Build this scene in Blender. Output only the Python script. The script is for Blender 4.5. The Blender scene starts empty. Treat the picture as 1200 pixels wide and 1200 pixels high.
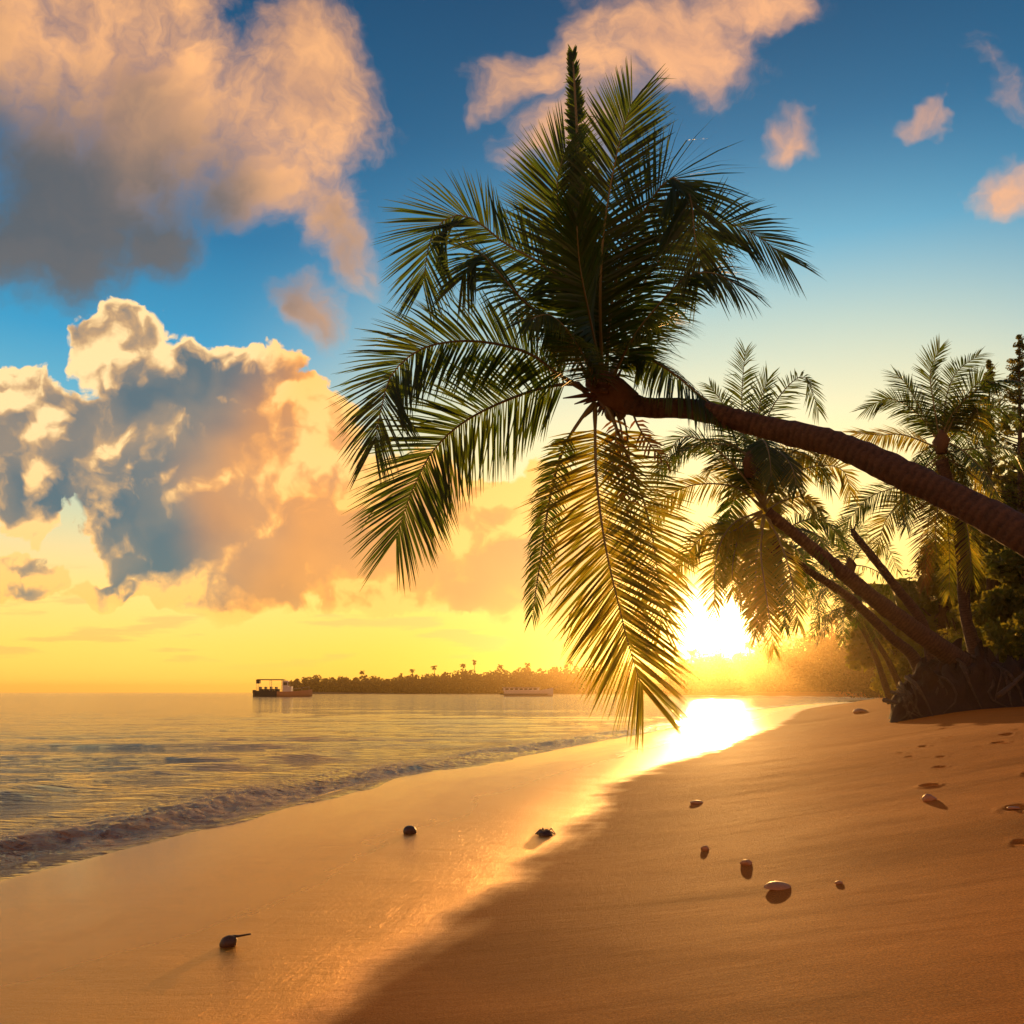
import bpy, math, random
import numpy as np
from mathutils import Vector, Matrix

random.seed(7)
rng = np.random.default_rng(11)
sc = bpy.context.scene
COL = sc.collection
F = 700.0          # focal length in photo pixels (photo 1200 px wide)
CX, HY = 600.0, 739.0
EYE = 1.5

def P(px, py, d):
    return Vector(((px-CX)/F*d, d, EYE+(HY-py)/F*d))

# ------------------------------------------------------------------ noise
def _hash(ix, iy, seed):
    h = (ix.astype(np.int64)*374761393 + iy.astype(np.int64)*668265263 + seed*1442695041) & 0xffffffff
    h = ((h ^ (h >> 13))*1274126177) & 0xffffffff
    h = h ^ (h >> 16)
    return (h & 0xffff)/65535.0
def vnoise(x, y, seed=0):
    x = np.asarray(x, float); y = np.asarray(y, float)
    ix = np.floor(x); iy = np.floor(y); fx = x-ix; fy = y-iy
    fx = fx*fx*fx*(fx*(fx*6-15)+10); fy = fy*fy*fy*(fy*(fy*6-15)+10)
    a = _hash(ix, iy, seed); b = _hash(ix+1, iy, seed)
    c = _hash(ix, iy+1, seed); d = _hash(ix+1, iy+1, seed)
    return ((a*(1-fx)+b*fx)*(1-fy)+(c*(1-fx)+d*fx)*fy)*2-1
def fbm(x, y, seed=0, octv=4, g=.5):
    s = 0; a = 1.0; t = 0
    for i in range(octv):
        s = s+a*vnoise(x, y, seed+i*17); t += a; a *= g
        x, y = x*1.9+y*.55+3.1, y*1.9-x*.0+7.7
    return s/t
def sstep(a, b, x):
    t = np.clip((x-a)/(b-a), 0, 1); return t*t*(3-2*t)

# ------------------------------------------------------------------ mesh helpers
def link(o):
    COL.objects.link(o); return o
def tag(o, label=None, cat=None, group=None, kind=None):
    if label: o['label'] = label
    if cat: o['category'] = cat
    if group: o['group'] = group
    if kind: o['kind'] = kind
    return o
def empty(name, loc):
    o = bpy.data.objects.new(name, None); o.location = loc; o.empty_display_size = .1
    return link(o)
def mesh_np(name, V, Fq, mat, parent=None, smooth=False, origin=None):
    """V (n,3) world coordinates, Fq (m,4) quads or a list of faces"""
    V = np.asarray(V, np.float32)
    off = np.array(origin if origin is not None else (parent.location if parent is not None and parent.type == 'EMPTY' else (0, 0, 0)), np.float32)
    if parent is not None and parent.type != 'EMPTY':
        off = np.array(parent.matrix_world.translation if False else parent.get('_o', (0, 0, 0)), np.float32)
    me = bpy.data.meshes.new(name)
    if isinstance(Fq, np.ndarray):
        n, m = len(V), len(Fq); k = Fq.shape[1]
        me.vertices.add(n); me.loops.add(m*k); me.polygons.add(m)
        me.vertices.foreach_set('co', (V-off).ravel())
        me.loops.foreach_set('vertex_index', Fq.astype(np.int32).ravel())
        me.polygons.foreach_set('loop_start', np.arange(0, m*k, k, dtype=np.int32))
        me.polygons.foreach_set('loop_total', np.full(m, k, np.int32))
        me.update(calc_edges=True)
    else:
        me.from_pydata([tuple(v) for v in (V-off)], [], Fq); me.update()
    me.polygons.foreach_set('use_smooth', np.full(len(me.polygons), smooth))
    mats = mat if isinstance(mat, (list, tuple)) else [mat]
    for m_ in mats: me.materials.append(m_)
    o = bpy.data.objects.new(name, me)
    if parent is None and origin is not None: o.location = origin
    if parent is not None: o.parent = parent
    return link(o)

class MB:
    def __init__(s): s.v = []; s.f = []
    def add(s, vs, fs):
        b = len(s.v); s.v += [tuple(v) for v in vs]; s.f += [tuple(i+b for i in f) for f in fs]
    def tube(s, pts, rad, n=8, wob=0.0, caps=True):
        pts = [Vector(p) for p in pts]; N = len(pts)
        T = [(pts[min(i+1, N-1)]-pts[max(i-1, 0)]).normalized() for i in range(N)]
        up = Vector((0, 0, 1)) if abs(T[0].z) < .9 else Vector((1, 0, 0))
        A = T[0].cross(up).normalized(); vs = []
        for i in range(N):
            A = (A-T[i]*A.dot(T[i])).normalized(); B = T[i].cross(A)
            r = rad[i] if hasattr(rad, '__len__') else rad
            for k in range(n):
                a = 2*math.pi*k/n; rr = r*(1+wob*random.uniform(-1, 1))
                vs.append(pts[i]+A*math.cos(a)*rr+B*math.sin(a)*rr)
        fs = [(i*n+k, i*n+(k+1) % n, (i+1)*n+(k+1) % n, (i+1)*n+k) for i in range(N-1) for k in range(n)]
        if caps: fs += [tuple(range(n-1, -1, -1)), tuple(range((N-1)*n, N*n))]
        s.add(vs, fs)
    def box(s, c, h, rz=0):
        c = Vector(c); R = Matrix.Rotation(rz, 3, 'Z')
        vs = [c+R @ Vector((sx*h[0], sy*h[1], sz*h[2])) for sz in (-1, 1) for sy in (-1, 1) for sx in (-1, 1)]
        s.add(vs, [(0, 2, 3, 1), (4, 5, 7, 6), (0, 1, 5, 4), (2, 6, 7, 3), (0, 4, 6, 2), (1, 3, 7, 5)])
    def build(s, name, mat, parent=None, smooth=False, origin=None):
        return mesh_np(name, np.array(s.v), s.f, mat, parent, smooth, origin)

def spline(pts, n):
    """Catmull-Rom through pts, n samples spaced evenly by arc length"""
    pts = [np.array(p, float) for p in pts]
    Q = [2*pts[0]-pts[1]]+pts+[2*pts[-1]-pts[-2]]
    out = []
    for i in range(1, len(Q)-2):
        for t in np.linspace(0, 1, 14, endpoint=False):
            p0, p1, p2, p3 = Q[i-1], Q[i], Q[i+1], Q[i+2]
            out.append(.5*((2*p1)+(-p0+p2)*t+(2*p0-5*p1+4*p2-p3)*t*t+(-p0+3*p1-3*p2+p3)*t**3))
    out.append(pts[-1]); out = np.array(out)
    L = np.r_[0, np.cumsum(np.linalg.norm(np.diff(out, axis=0), axis=1))]
    q = np.linspace(0, L[-1], n)
    return np.stack([np.interp(q, L, out[:, k]) for k in range(out.shape[1])], 1)

# ------------------------------------------------------------------ node helper
class NT:
    def __init__(s, tree): s.t = tree; s.n = tree.nodes; s.l = tree.links
    def new(s, typ, **kw):
        nd = s.n.new(typ)
        for k, v in kw.items(): setattr(nd, k, v)
        return nd
    def put(s, sock, v):
        if isinstance(v, E): v = v.s
        if isinstance(v, bpy.types.NodeSocket): s.l.new(v, sock)
        else: sock.default_value = v
    def math(s, op, *a, clamp=False):
        nd = s.new('ShaderNodeMath', operation=op, use_clamp=clamp)
        for i, v in enumerate(a): s.put(nd.inputs[i], v)
        return E(s, nd.outputs[0])
    def vmath(s, op, *a):
        nd = s.new('ShaderNodeVectorMath', operation=op)
        for i, v in enumerate(a):
            s.put(nd.inputs['Scale'] if (op == 'SCALE' and i == 1) else nd.inputs[i], v)
        return E(s, nd.outputs['Value'] if op in ('LENGTH', 'DOT_PRODUCT', 'DISTANCE') else nd.outputs['Vector'])
    def comb(s, x, y, z=0.0):
        nd = s.new('ShaderNodeCombineXYZ')
        for i, v in enumerate((x, y, z)): s.put(nd.inputs[i], v)
        return E(s, nd.outputs[0])
    def sep(s, v):
        nd = s.new('ShaderNodeSeparateXYZ'); s.put(nd.inputs[0], v)
        return [E(s, o) for o in nd.outputs]
    def noise(s, vec, scale, detail=4, rough=.5, dist=0., dim='3D', out=0, lac=2.0):
        nd = s.new('ShaderNodeTexNoise', noise_dimensions=dim)
        s.put(nd.inputs['Vector'], vec); s.put(nd.inputs['Scale'], scale)
        nd.inputs['Detail'].default_value = detail; nd.inputs['Roughness'].default_value = rough
        nd.inputs['Distortion'].default_value = dist; nd.inputs['Lacunarity'].default_value = lac
        return E(s, nd.outputs[out])
    def voro(s, vec, scale, detail=0, rough=.5, feature='F1', dim='3D', smooth=.5, rand=1.0):
        nd = s.new('ShaderNodeTexVoronoi', feature=feature, voronoi_dimensions=dim)
        s.put(nd.inputs['Vector'], vec); s.put(nd.inputs['Scale'], scale)
        nd.inputs['Detail'].default_value = detail; nd.inputs['Roughness'].default_value = rough
        if feature == 'SMOOTH_F1': nd.inputs['Smoothness'].default_value = smooth
        nd.inputs['Randomness'].default_value = rand
        return E(s, nd.outputs['Distance'])
    def ramp(s, fac, stops, interp='LINEAR'):
        nd = s.new('ShaderNodeValToRGB'); cr = nd.color_ramp; cr.interpolation = interp
        while len(cr.elements) < len(stops): cr.elements.new(.5)
        for e, (p, c) in zip(cr.elements, stops):
            e.position = p; e.color = (*c, 1) if len(c) == 3 else c
        s.put(nd.inputs[0], fac); return E(s, nd.outputs[0])
    def mixc(s, fac, a, b, mode='MIX'):
        nd = s.new('ShaderNodeMix', data_type='RGBA', blend_type=mode, clamp_factor=True)
        s.put(nd.inputs['Factor'], fac)
        for k, v in (('A', a), ('B', b)):
            sk = [i for i in nd.inputs if i.name == k and i.type == 'RGBA'][0]
            if isinstance(v, (tuple, list)): v = (*v[:3], 1)
            s.put(sk, v)
        return E(s, [o for o in nd.outputs if o.type == 'RGBA'][0])
    def maprange(s, v, a, b, c=0., d=1., smooth=False):
        nd = s.new('ShaderNodeMapRange', interpolation_type='SMOOTHSTEP' if smooth else 'LINEAR', clamp=True)
        for i, x in enumerate((v, a, b, c, d)): s.put(nd.inputs[i], x)
        return E(s, nd.outputs[0])
    def attr(s, name):
        nd = s.new('ShaderNodeAttribute', attribute_name=name); return E(s, nd.outputs['Fac'])
    def bump(s, h, strength, dist=.01, normal=None):
        nd = s.new('ShaderNodeBump'); s.put(nd.inputs['Height'], h)
        s.put(nd.inputs['Strength'], strength); nd.inputs['Distance'].default_value = dist
        if normal is not None: s.put(nd.inputs['Normal'], normal)
        return E(s, nd.outputs[0])
class E:
    def __init__(s, nt, sock): s.nt = nt; s.s = sock
    def __add__(a, b): return a.nt.math('ADD', a, b)
    __radd__ = __add__
    def __sub__(a, b): return a.nt.math('SUBTRACT', a, b)
    def __rsub__(a, b): return a.nt.math('SUBTRACT', b, a)
    def __mul__(a, b): return a.nt.math('MULTIPLY', a, b)
    __rmul__ = __mul__
    def __truediv__(a, b): return a.nt.math('DIVIDE', a, b)
    def __rtruediv__(a, b): return a.nt.math('DIVIDE', b, a)

def material(name, fn=None, **kw):
    m = bpy.data.materials.new(name); m.use_nodes = True
    nt = NT(m.node_tree); b = m.node_tree.nodes['Principled BSDF']
    def setp(k, v): nt.put(b.inputs[k], v if not (isinstance(v, tuple) and len(v) == 3) else (*v, 1))
    for k, v in kw.items(): setp(k.replace('_', ' '), v)
    nt.setp = setp; nt.b = b
    nt.geo = lambda: E(nt, nt.new('ShaderNodeNewGeometry').outputs['Position'])
    nt.obj = lambda: E(nt, nt.new('ShaderNodeTexCoord').outputs['Object'])
    nt.out = m.node_tree.nodes['Material Output']
    if fn: fn(nt)
    return m
SUNV = Vector((157/F, 1, 49/F)).normalized()
# ------------------------------------------------------------------ world: sky with clouds at infinity
def ell(px, py, rx, ry, rot=0, k=1.0):
    return ((px-CX)/F, (HY-py)/F, rx/F, ry/F, math.radians(rot), k)
CUM = [ell(300, 472, 42, 42), ell(335, 505, 62, 42), ell(395, 515, 62, 48), ell(432, 548, 48, 42), ell(270, 545, 62, 52),
       ell(222, 520, 48, 46), ell(218, 570, 40, 52), ell(330, 590, 88, 70), ell(420, 600, 92, 76), ell(475, 590, 60, 50),
       ell(520, 635, 105, 52), ell(600, 645, 105, 46), ell(535, 590, 60, 40), ell(560, 600, 56, 40), ell(650, 640, 60, 40), ell(640, 600, 50, 40),
       ell(390, 650, 80, 34), ell(150, 560, 70, 60), ell(60, 600, 90, 70), ell(120, 620, 60, 40),
       ell(205, 652, 52, 24), ell(290, 660, 36, 12), ell(720, 655, 60, 28)]
DARKCORE = [ell(300, 535, 40, 40), ell(365, 560, 50, 62), ell(325, 600, 74, 46), ell(410, 640, 70, 26), ell(475, 632, 66, 36, 0, .75), ell(565, 650, 84, 28, -4, .8), ell(650, 650, 60, 26, 0, .7), ell(540, 595, 40, 24, 0, .4), ell(180, 560, 40, 30), ell(60, 600, 60, 40)]
WISP = [ell(350, 290, 130, 100, 20), ell(430, 250, 66, 64), ell(250, 370, 120, 90), ell(230, 270, 130, 120),
        ell(400, 345, 70, 50), ell(455, 375, 40, 50, 30), ell(475, 405, 30, 36, 40), ell(435, 440, 34, 34), ell(330, 390, 70, 46),
        ell(300, 160, 170, 90), ell(130, 210, 160, 120), ell(120, 380, 110, 60, 10), ell(400, 120, 80, 30),
        ell(610, 265, 40, 28, 20), ell(655, 262, 44, 40), ell(720, 240, 92, 52, -8), ell(770, 212, 66, 34), ell(640, 310, 52, 34),
        ell(730, 170, 90, 34, 10), ell(818, 308, 32, 26, 30, .8), ell(988, 352, 34, 28, 0, .85), ell(1050, 345, 50, 20),
        ell(975, 275, 56, 20, -50, .36), ell(925, 300, 26, 14, 10, .45), ell(1120, 200, 80, 40, -30), ell(560, 60, 70, 24)]
def blob_field(nt, u, v, blobs):
    acc = None
    for (cx, cy, rx, ry, a, k) in blobs:
        dx = u-cx; dy = v-cy
        if a:
            c, s_ = math.cos(a), math.sin(a)
            dx, dy = dx*c+dy*s_, dy*c-dx*s_
        dx = dx*(1/rx); dy = dy*(1/ry)
        b = nt.math('MULTIPLY_ADD', dx*dx+dy*dy, -1.0, k)
        acc = b if acc is None else nt.math('SMOOTH_MAX', acc, b, .25)
    return acc
def build_world():
    w = bpy.data.worlds.new("World"); sc.world = w; w.use_nodes = True
    nt = NT(w.node_tree); bg = w.node_tree.nodes['Background']; out = w.node_tree.nodes['World Output']
    dirv = E(nt, nt.new('ShaderNodeTexCoord').outputs['Generated'])
    x, y, z = nt.sep(dirv)
    yy = nt.math('MAXIMUM', y, .06)
    u = x/yy; v = z/yy
    front = nt.maprange(y, .05, .3, 0, 1, True)
    uv = nt.comb(u, v, 0.)
    cosS = nt.vmath('DOT_PRODUCT', dirv, tuple(SUNV))
    th = nt.math('ARCCOSINE', nt.math('MINIMUM', cosS, .999999))
    # clear sky: colour by elevation, warmed towards the sun
    base = nt.ramp(z, [(0., (1.0, .44, .04)), (.045, (1.0, .50, .045)), (.11, (1.0, .56, .085)), (.19, (.90, .62, .20)),
                       (.28, (.64, .58, .34)), (.36, (.36, .46, .40)), (.43, (.115, .345, .47)), (.51, (.03, .16, .29)),
                       (.60, (.006, .070, .15)), (.75, (.002, .035, .08)), (1., (.002, .025, .06))])
    side = nt.ramp(z, [(0., (1.2, .52, .08)), (.05, (1.15, .56, .09)), (.10, (1.0, .58, .14)), (.17, (.58, .53, .28)),
                       (.25, (.16, .40, .46)), (.34, (.035, .25, .42)), (.43, (.012, .13, .26)), (.52, (.005, .075, .165)),
                       (.62, (.002, .040, .10)), (1., (.002, .022, .055))])
    sky = nt.mixc(nt.maprange(th, .30, .62, 1, 0, True), side, base)
    bk = nt.ramp(z, [(0., (.95, .36, .10)), (.25, (.80, .30, .10)), (.5, (.34, .18, .10)), (.8, (.03, .07, .12)), (1., (.004, .03, .08))])  # warm sky behind the viewpoint, added to light the sand
    sky = nt.mixc(nt.maprange(y, .12, -.3, 0, 1, True), sky, bk)
    def scol(col, f):
        return nt.vmath('SCALE', col, f)
    glow1 = nt.math('EXPONENT', th*(-1/.075))*1.1
    glow2 = nt.math('EXPONENT', th*(-1/.20))*.24
    core = nt.math('EXPONENT', nt.math('POWER', th*(1/.034), 2.6)*-1.)*6.
    glow = nt.vmath('ADD', scol((1., .66, .16), glow1), scol((1., .50, .07), glow2))
    glow = nt.vmath('ADD', glow, scol((1., .86, .55), core))
    # high soft clouds
    ws = nt.vmath('SUBTRACT', nt.noise(uv, 3.6, 5, .62, dim='2D', out=1), (.5, .5, .5))
    pw = nt.vmath('ADD', uv, nt.vmath('SCALE', ws, .15))
    uw, vw, _ = nt.sep(pw)
    Bw = blob_field(nt, uw, vw, WISP)
    nw = nt.noise(pw, 5.5, 9, .60, 0., dim='2D'); nw2 = nt.noise(nt.vmath('ADD', pw, (.016, -.03, 0)), 5.5, 4, .6, 0., dim='2D')
    dw = nt.math('MAXIMUM', Bw, -1.2)*.85+(nw-.5)*2.8+.0
    aw = nt.maprange(dw, -.15, .95, 0, 1, True)*front
    thick = nt.maprange(dw, .0, 1.0, 0, 1)
    # the underside further from the sun is in shade
    shn = nt.noise(uv, 1.7, 3, .55, dim='2D')
    sh = nt.maprange((u*-1.0)-.30+(shn-.5)*1.1+(thick-.5)*.15-(v-.66)*.75, -.02, .34, 0, 1, True)
    grad = nt.maprange(nw2-nw, -.22, .20, 0, 1, True)
    cw = nt.mixc(grad, (.86, .41, .14), (.50, .25, .12))
    pink = nt.maprange(u, -.1, .25, 0, 1)
    cw = nt.mixc(pink*.5, cw, (.66, .31, .16))
    cw = nt.mixc(sh*.93, cw, (.048, .064, .068))
    # cumulus bank
    wc = nt.vmath('SUBTRACT', nt.noise(uv, 9., 4, .55, dim='2D', out=1), (.5, .5, .5))
    pc = nt.vmath('ADD', uv, nt.vmath('SCALE', wc, .07))
    uc, vc, _ = nt.sep(pc)
    Bc = blob_field(nt, uc, vc, CUM)
    bil = nt.voro(pc, 15., 4, .55, 'F1', dim='2D'); bil2 = nt.voro(nt.vmath('ADD', pc, (-.008, .016, 0)), 15., 2, .5, 'F1', dim='2D')
    fine = nt.noise(uv, 26., 6, .62, dim='2D')
    dc = nt.math('MINIMUM', Bc, .6)*.95+(0.72-bil)*.62+(fine-.5)*.40
    ac = nt.maprange(nt.math('MAXIMUM', dc, Bc-.32), .02, .17, 0, 1, True)*front*nt.maprange(v+(nt.noise(uv, 12., 2, .6, dim='2D')-.5)*.05, .062, .10, 0, 1, True)
    low = nt.maprange(v, .30, .08, 0, 1)
    near = nt.maprange(u-v*.25+(nt.noise(uv, 5., 2, .5, dim='2D')-.5)*.3, -.44, -.22, 0, 1, True)
    lit = nt.mixc(low, (.88, .60, .26), (1.0, .46, .07))
    lit = nt.mixc(near*.9, lit, (.98, .46, .065))
    mid = nt.mixc(near, (.50, .285, .11), (.84, .31, .032))
    dark = nt.mixc(near, (.075, .105, .115), (.56, .21, .032))
    rel = nt.math('MULTIPLY_ADD', bil2-bil, 1.6, .5)     # facing the light
    Dk = blob_field(nt, uc, vc, DARKCORE)
    body = nt.maprange(Dk, -1.3, .55, 0, 1)
    bb = nt.voro(pc, 6., 2, .45, 'F1', dim='2D'); bb2 = nt.voro(nt.vmath('ADD', pc, (-.016, .032, 0)), 6., 1, .45, 'F1', dim='2D')
    relb = nt.math('MULTIPLY_ADD', bb2-bb, 1.1, .5)
    vor = nt.noise(uv, 6.5, 4, .55, dim='2D')
    shade = nt.maprange(body*.86-(rel-.5)*.75-(relb-.5)*1.0+(vor-.5)*.9+(fine-.5)*.3+nt.maprange(dc, .03, .42, -.55, .04, True), .16, .98, 0, 1)
    cc = nt.ramp(shade, [(0, (0, 0, 0)), (1, (1, 1, 1))])
    c1 = nt.mixc(nt.maprange(shade, -.05, .55, 0, 1, True), lit, mid)
    dark = nt.mixc(nt.maprange(relb*.6+vor*.6, .35, .85, 0, .55), dark, mid)
    cc = nt.mixc(nt.maprange(shade, .26, .98, 0, 1, True), c1, dark)
    # thin low streaks
    st = nt.noise(nt.comb(u*1.0, v*7.5, .3), 6., 4, .55, dim='2D')
    sa = nt.maprange(st, .54, .66, 0, 1, True)*nt.maprange(v, .015, .05, 0, 1, True)*nt.maprange(v, .17, .09, 0, 1, True)*front*.45
    col = nt.mixc(sa, sky, (.78, .33, .09))
    col = nt.mixc(aw*.95, col, cw)
    col = nt.mixc(ac, col, cc)
    col = nt.vmath('ADD', col, glow)
    nt.put(bg.inputs[0], col); bg.inputs[1].default_value = 1.0
    st_ = nt.new('ShaderNodeTexSky', sky_type='NISHITA'); st_.sun_disc = False
    st_.sun_elevation = math.asin(SUNV.z); st_.sun_rotation = math.atan2(SUNV.x, SUNV.y)
    bg2 = nt.new('ShaderNodeBackground'); nt.put(bg2.inputs[0], nt.mixc(1., E(nt, st_.outputs[0]), (.05, .22, .40), 'MULTIPLY')); bg2.inputs[1].default_value = .05
    ad = nt.new('ShaderNodeAddShader'); nt.l.new(bg.outputs[0], ad.inputs[0]); nt.l.new(bg2.outputs[0], ad.inputs[1])
    nt.l.new(ad.outputs[0], out.inputs[0])
    w.cycles.sampling_method = 'NONE'
build_world()
sl = bpy.data.lights.new('sun', 'SUN'); sl.energy = 3.6; sl.angle = math.radians(.53); sl.color = (1., .50, .14)
so = link(bpy.data.objects.new('sun', sl)); so.rotation_euler = SUNV.to_track_quat('Z', 'Y').to_euler()

# ------------------------------------------------------------------ camera
cam = bpy.data.cameras.new('camera'); co = link(bpy.data.objects.new('camera', cam)); sc.camera = co
co.location = (0, 0, EYE); co.rotation_euler = (math.pi/2, 0, 0)
cam.sensor_width = 36; cam.lens = 36*F/790; cam.shift_y = (HY-600)/790
cam.clip_start = .05; cam.clip_end = 12000
sc.view_settings.view_transform = 'Standard'; sc.view_settings.look = 'None'
sc.view_settings.exposure = .42; sc.view_settings.gamma = 1
sc.cycles.use_denoising = True
sc.cycles.max_bounces = 8; sc.cycles.transparent_max_bounces = 8; sc.cycles.volume_bounces = 0
sc.cycles.sample_clamp_indirect = 4
# ------------------------------------------------------------------ beach and sea
def _dense():
    pts = [(-9, -400), (-7.2, -60), (-6.3, -14), (-5.6, 0), (-4.95, 4.2), (-4.05, 6.9), (-3.66, 8.5), (-3.03, 10.7), (-2.2, 15), (0., 20.6),
           (4.1, 31), (9.1, 44), (22, 80), (45, 130), (74, 180), (86, 225), (88, 290), (78, 360), (72, 405), (95, 450), (300, 620), (1200, 1500), (6000, 3800)]
    Q = [np.array(p, float) for p in pts]; Q = [2*Q[0]-Q[1]]+Q+[2*Q[-1]-Q[-2]]; o = []
    for i in range(1, len(Q)-2):
        p0, p1, p2, p3 = Q[i-1:i+3]
        d01, d12, d23 = [max(1e-3, np.linalg.norm(b-a))**.5 for a, b in ((p0, p1), (p1, p2), (p2, p3))]
        m1 = (p2-p1)+d12*((p1-p0)/d01-(p2-p0)/(d01+d12)); m2 = (p2-p1)+d12*((p3-p2)/d23-(p3-p1)/(d12+d23))
        for t in np.linspace(0, 1, 7, endpoint=False):
            o.append((2*t**3-3*t*t+1)*p1+(t**3-2*t*t+t)*m1+(-2*t**3+3*t*t)*p2+(t**3-t*t)*m2)
    o.append(Q[-2]); return np.array(o)
SH = _dense(); _SL = np.r_[0, np.cumsum(np.linalg.norm(np.diff(SH, axis=0), axis=1))]
_T0 = np.interp(0, SH[:, 1], _SL) if False else _SL[np.argmin(np.abs(SH[:, 1])+np.abs(SH[:, 0]+5.6))]
def shore(x, y):
    """signed distance inland of the waterline, and length along it"""
    x = np.asarray(x, float); y = np.asarray(y, float)
    best = np.full(x.shape, 1e18); sg = np.zeros(x.shape); tt = np.zeros(x.shape)
    for i in range(len(SH)-1):
        a = SH[i]; d = SH[i+1]-a; L2 = d@d
        t = np.clip(((x-a[0])*d[0]+(y-a[1])*d[1])/L2, 0, 1)
        ex = x-a[0]-t*d[0]; ey = y-a[1]-t*d[1]; q = ex*ex+ey*ey
        m = q < best
        best = np.where(m, q, best)
        sg = np.where(m, ex*d[1]-ey*d[0], sg); tt = np.where(m, _SL[i]+t*(_SL[i+1]-_SL[i]), tt)
    return np.sqrt(best)*np.sign(sg), tt-_T0
DENTS = []      # (x, y, rx, ry, depth)
def sand_h(x, y, s=None, t=None, fine=True):
    if s is None: s, t = shore(x, y)
    s = s+.18*vnoise(t*.22, t*0+.5, 5)
    z = np.where(s < 0, np.maximum(.09*s, -2.5), .012*s)
    z = z+.95*sstep(3.6, 11.5, s)+.22*sstep(10, 22, s)
    z = z+(.035*fbm(x*.22, y*.22, 3, 3))*sstep(.5, 6, s)*1.6+.012*fbm(x*.9, y*.9, 9, 3)*sstep(-1, 3, s)
    if fine:
        z = z+.0022*fbm(s*2.6+.6*vnoise(t*.3, s*.5, 31), t*.35, 21, 4)*sstep(-.2, .8, s)+.0016*fbm(x*5, y*5, 41, 3)*sstep(3.5, 6, s)+.0035*fbm(x*.7+3, y*3.6, 47, 3)*sstep(3.5, 6, s)
        for (dx, dy, rx, ry, dp) in DENTS:
            nn = 1+.35*vnoise(x*9+dx*7, y*9, 91)
            r2 = (((x-dx)/rx)**2+((y-dy)/ry)**2)*nn
            z = z-dp*np.exp(-r2*1.6)+dp*.3*np.exp(-((np.sqrt(r2)-1.45)/.35)**2)
    return z
def ground(px, py):
    """point where the line of sight through a photo pixel meets the sand"""
    d = np.concatenate([np.linspace(.6, 12, 700), np.geomspace(12.02, 400, 900)])
    x = (px-CX)/F*d; zz = EYE+(HY-py)/F*d
    h = sand_h(x, d, fine=False); k = np.argmax(zz < h)
    return Vector((x[k], d[k], float(h[k])))
def groundz(x, y):
    return float(sand_h(np.array([x]), np.array([y]), fine=False)[0])
# footprints and hollows seen on the dry sand
for (px, py, w) in [(991, 828, 34), (981, 772, 13), (976, 778, 14), (990, 768, 10), (922, 811, 17), (930, 797, 12), (931, 789, 11), (936, 774, 12), (934, 767, 9),
                    (917, 781, 12), (900, 786, 8), (906, 789, 9), (907, 782, 6), (867, 785, 6), (1000, 802, 14), (835, 764, 6), (993, 855, 20), (1040, 800, 22), (1075, 835, 28),
                    (1010, 905, 24), (1060, 780, 18), (960, 781, 8)]:
    g = ground(px, py); r = w*.5*g.y/F
    DENTS.append((g.x, g.y, max(r*.6, .035), max(r*.6, .045)*(1 if g.y < 8 else 1.5), min(.045, max(.020, r*.36))))

# a fan of rings and spokes about the viewpoint: one sheet to the horizon
def rings():
    near = [.25, .5, .8, 1.1, 1.4, 1.7, 1.9]
    e = list(np.arange(520, 110, -1.6))+list(np.arange(110, 14, -.55))+list(np.geomspace(14, .24, 70))
    return np.array(near+[1050/k for k in e])
def spokes():
    a = list(np.radians(np.arange(-58, 58.01, .125)))+list(np.radians(np.arange(62, 302, 4)))
    return np.array(a)
R_, A_ = rings(), spokes()
def fan_grid(Rr, Aa):
    rr, aa = np.meshgrid(Rr, Aa, indexing='ij')
    x = (rr*np.sin(aa)); y = rr*np.cos(aa)/1.0
    nr, na = rr.shape; idx = np.arange(nr*na).reshape(nr, na)
    q = np.stack([idx[:-1], idx[1:], np.roll(idx, -1, 1)[1:], np.roll(idx, -1, 1)[:-1]], -1).reshape(-1, 4)
    return x.ravel(), y.ravel(), q[:, ::-1]
X_, Y_, Q_ = fan_grid(R_, A_)
S_, T_ = shore(X_, Y_)
def with_attr(o, **kw):
    for k, v in kw.items():
        a = o.data.attributes.new(k, 'FLOAT', 'POINT'); a.data.foreach_set('value', np.asarray(v, np.float32))

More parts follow.
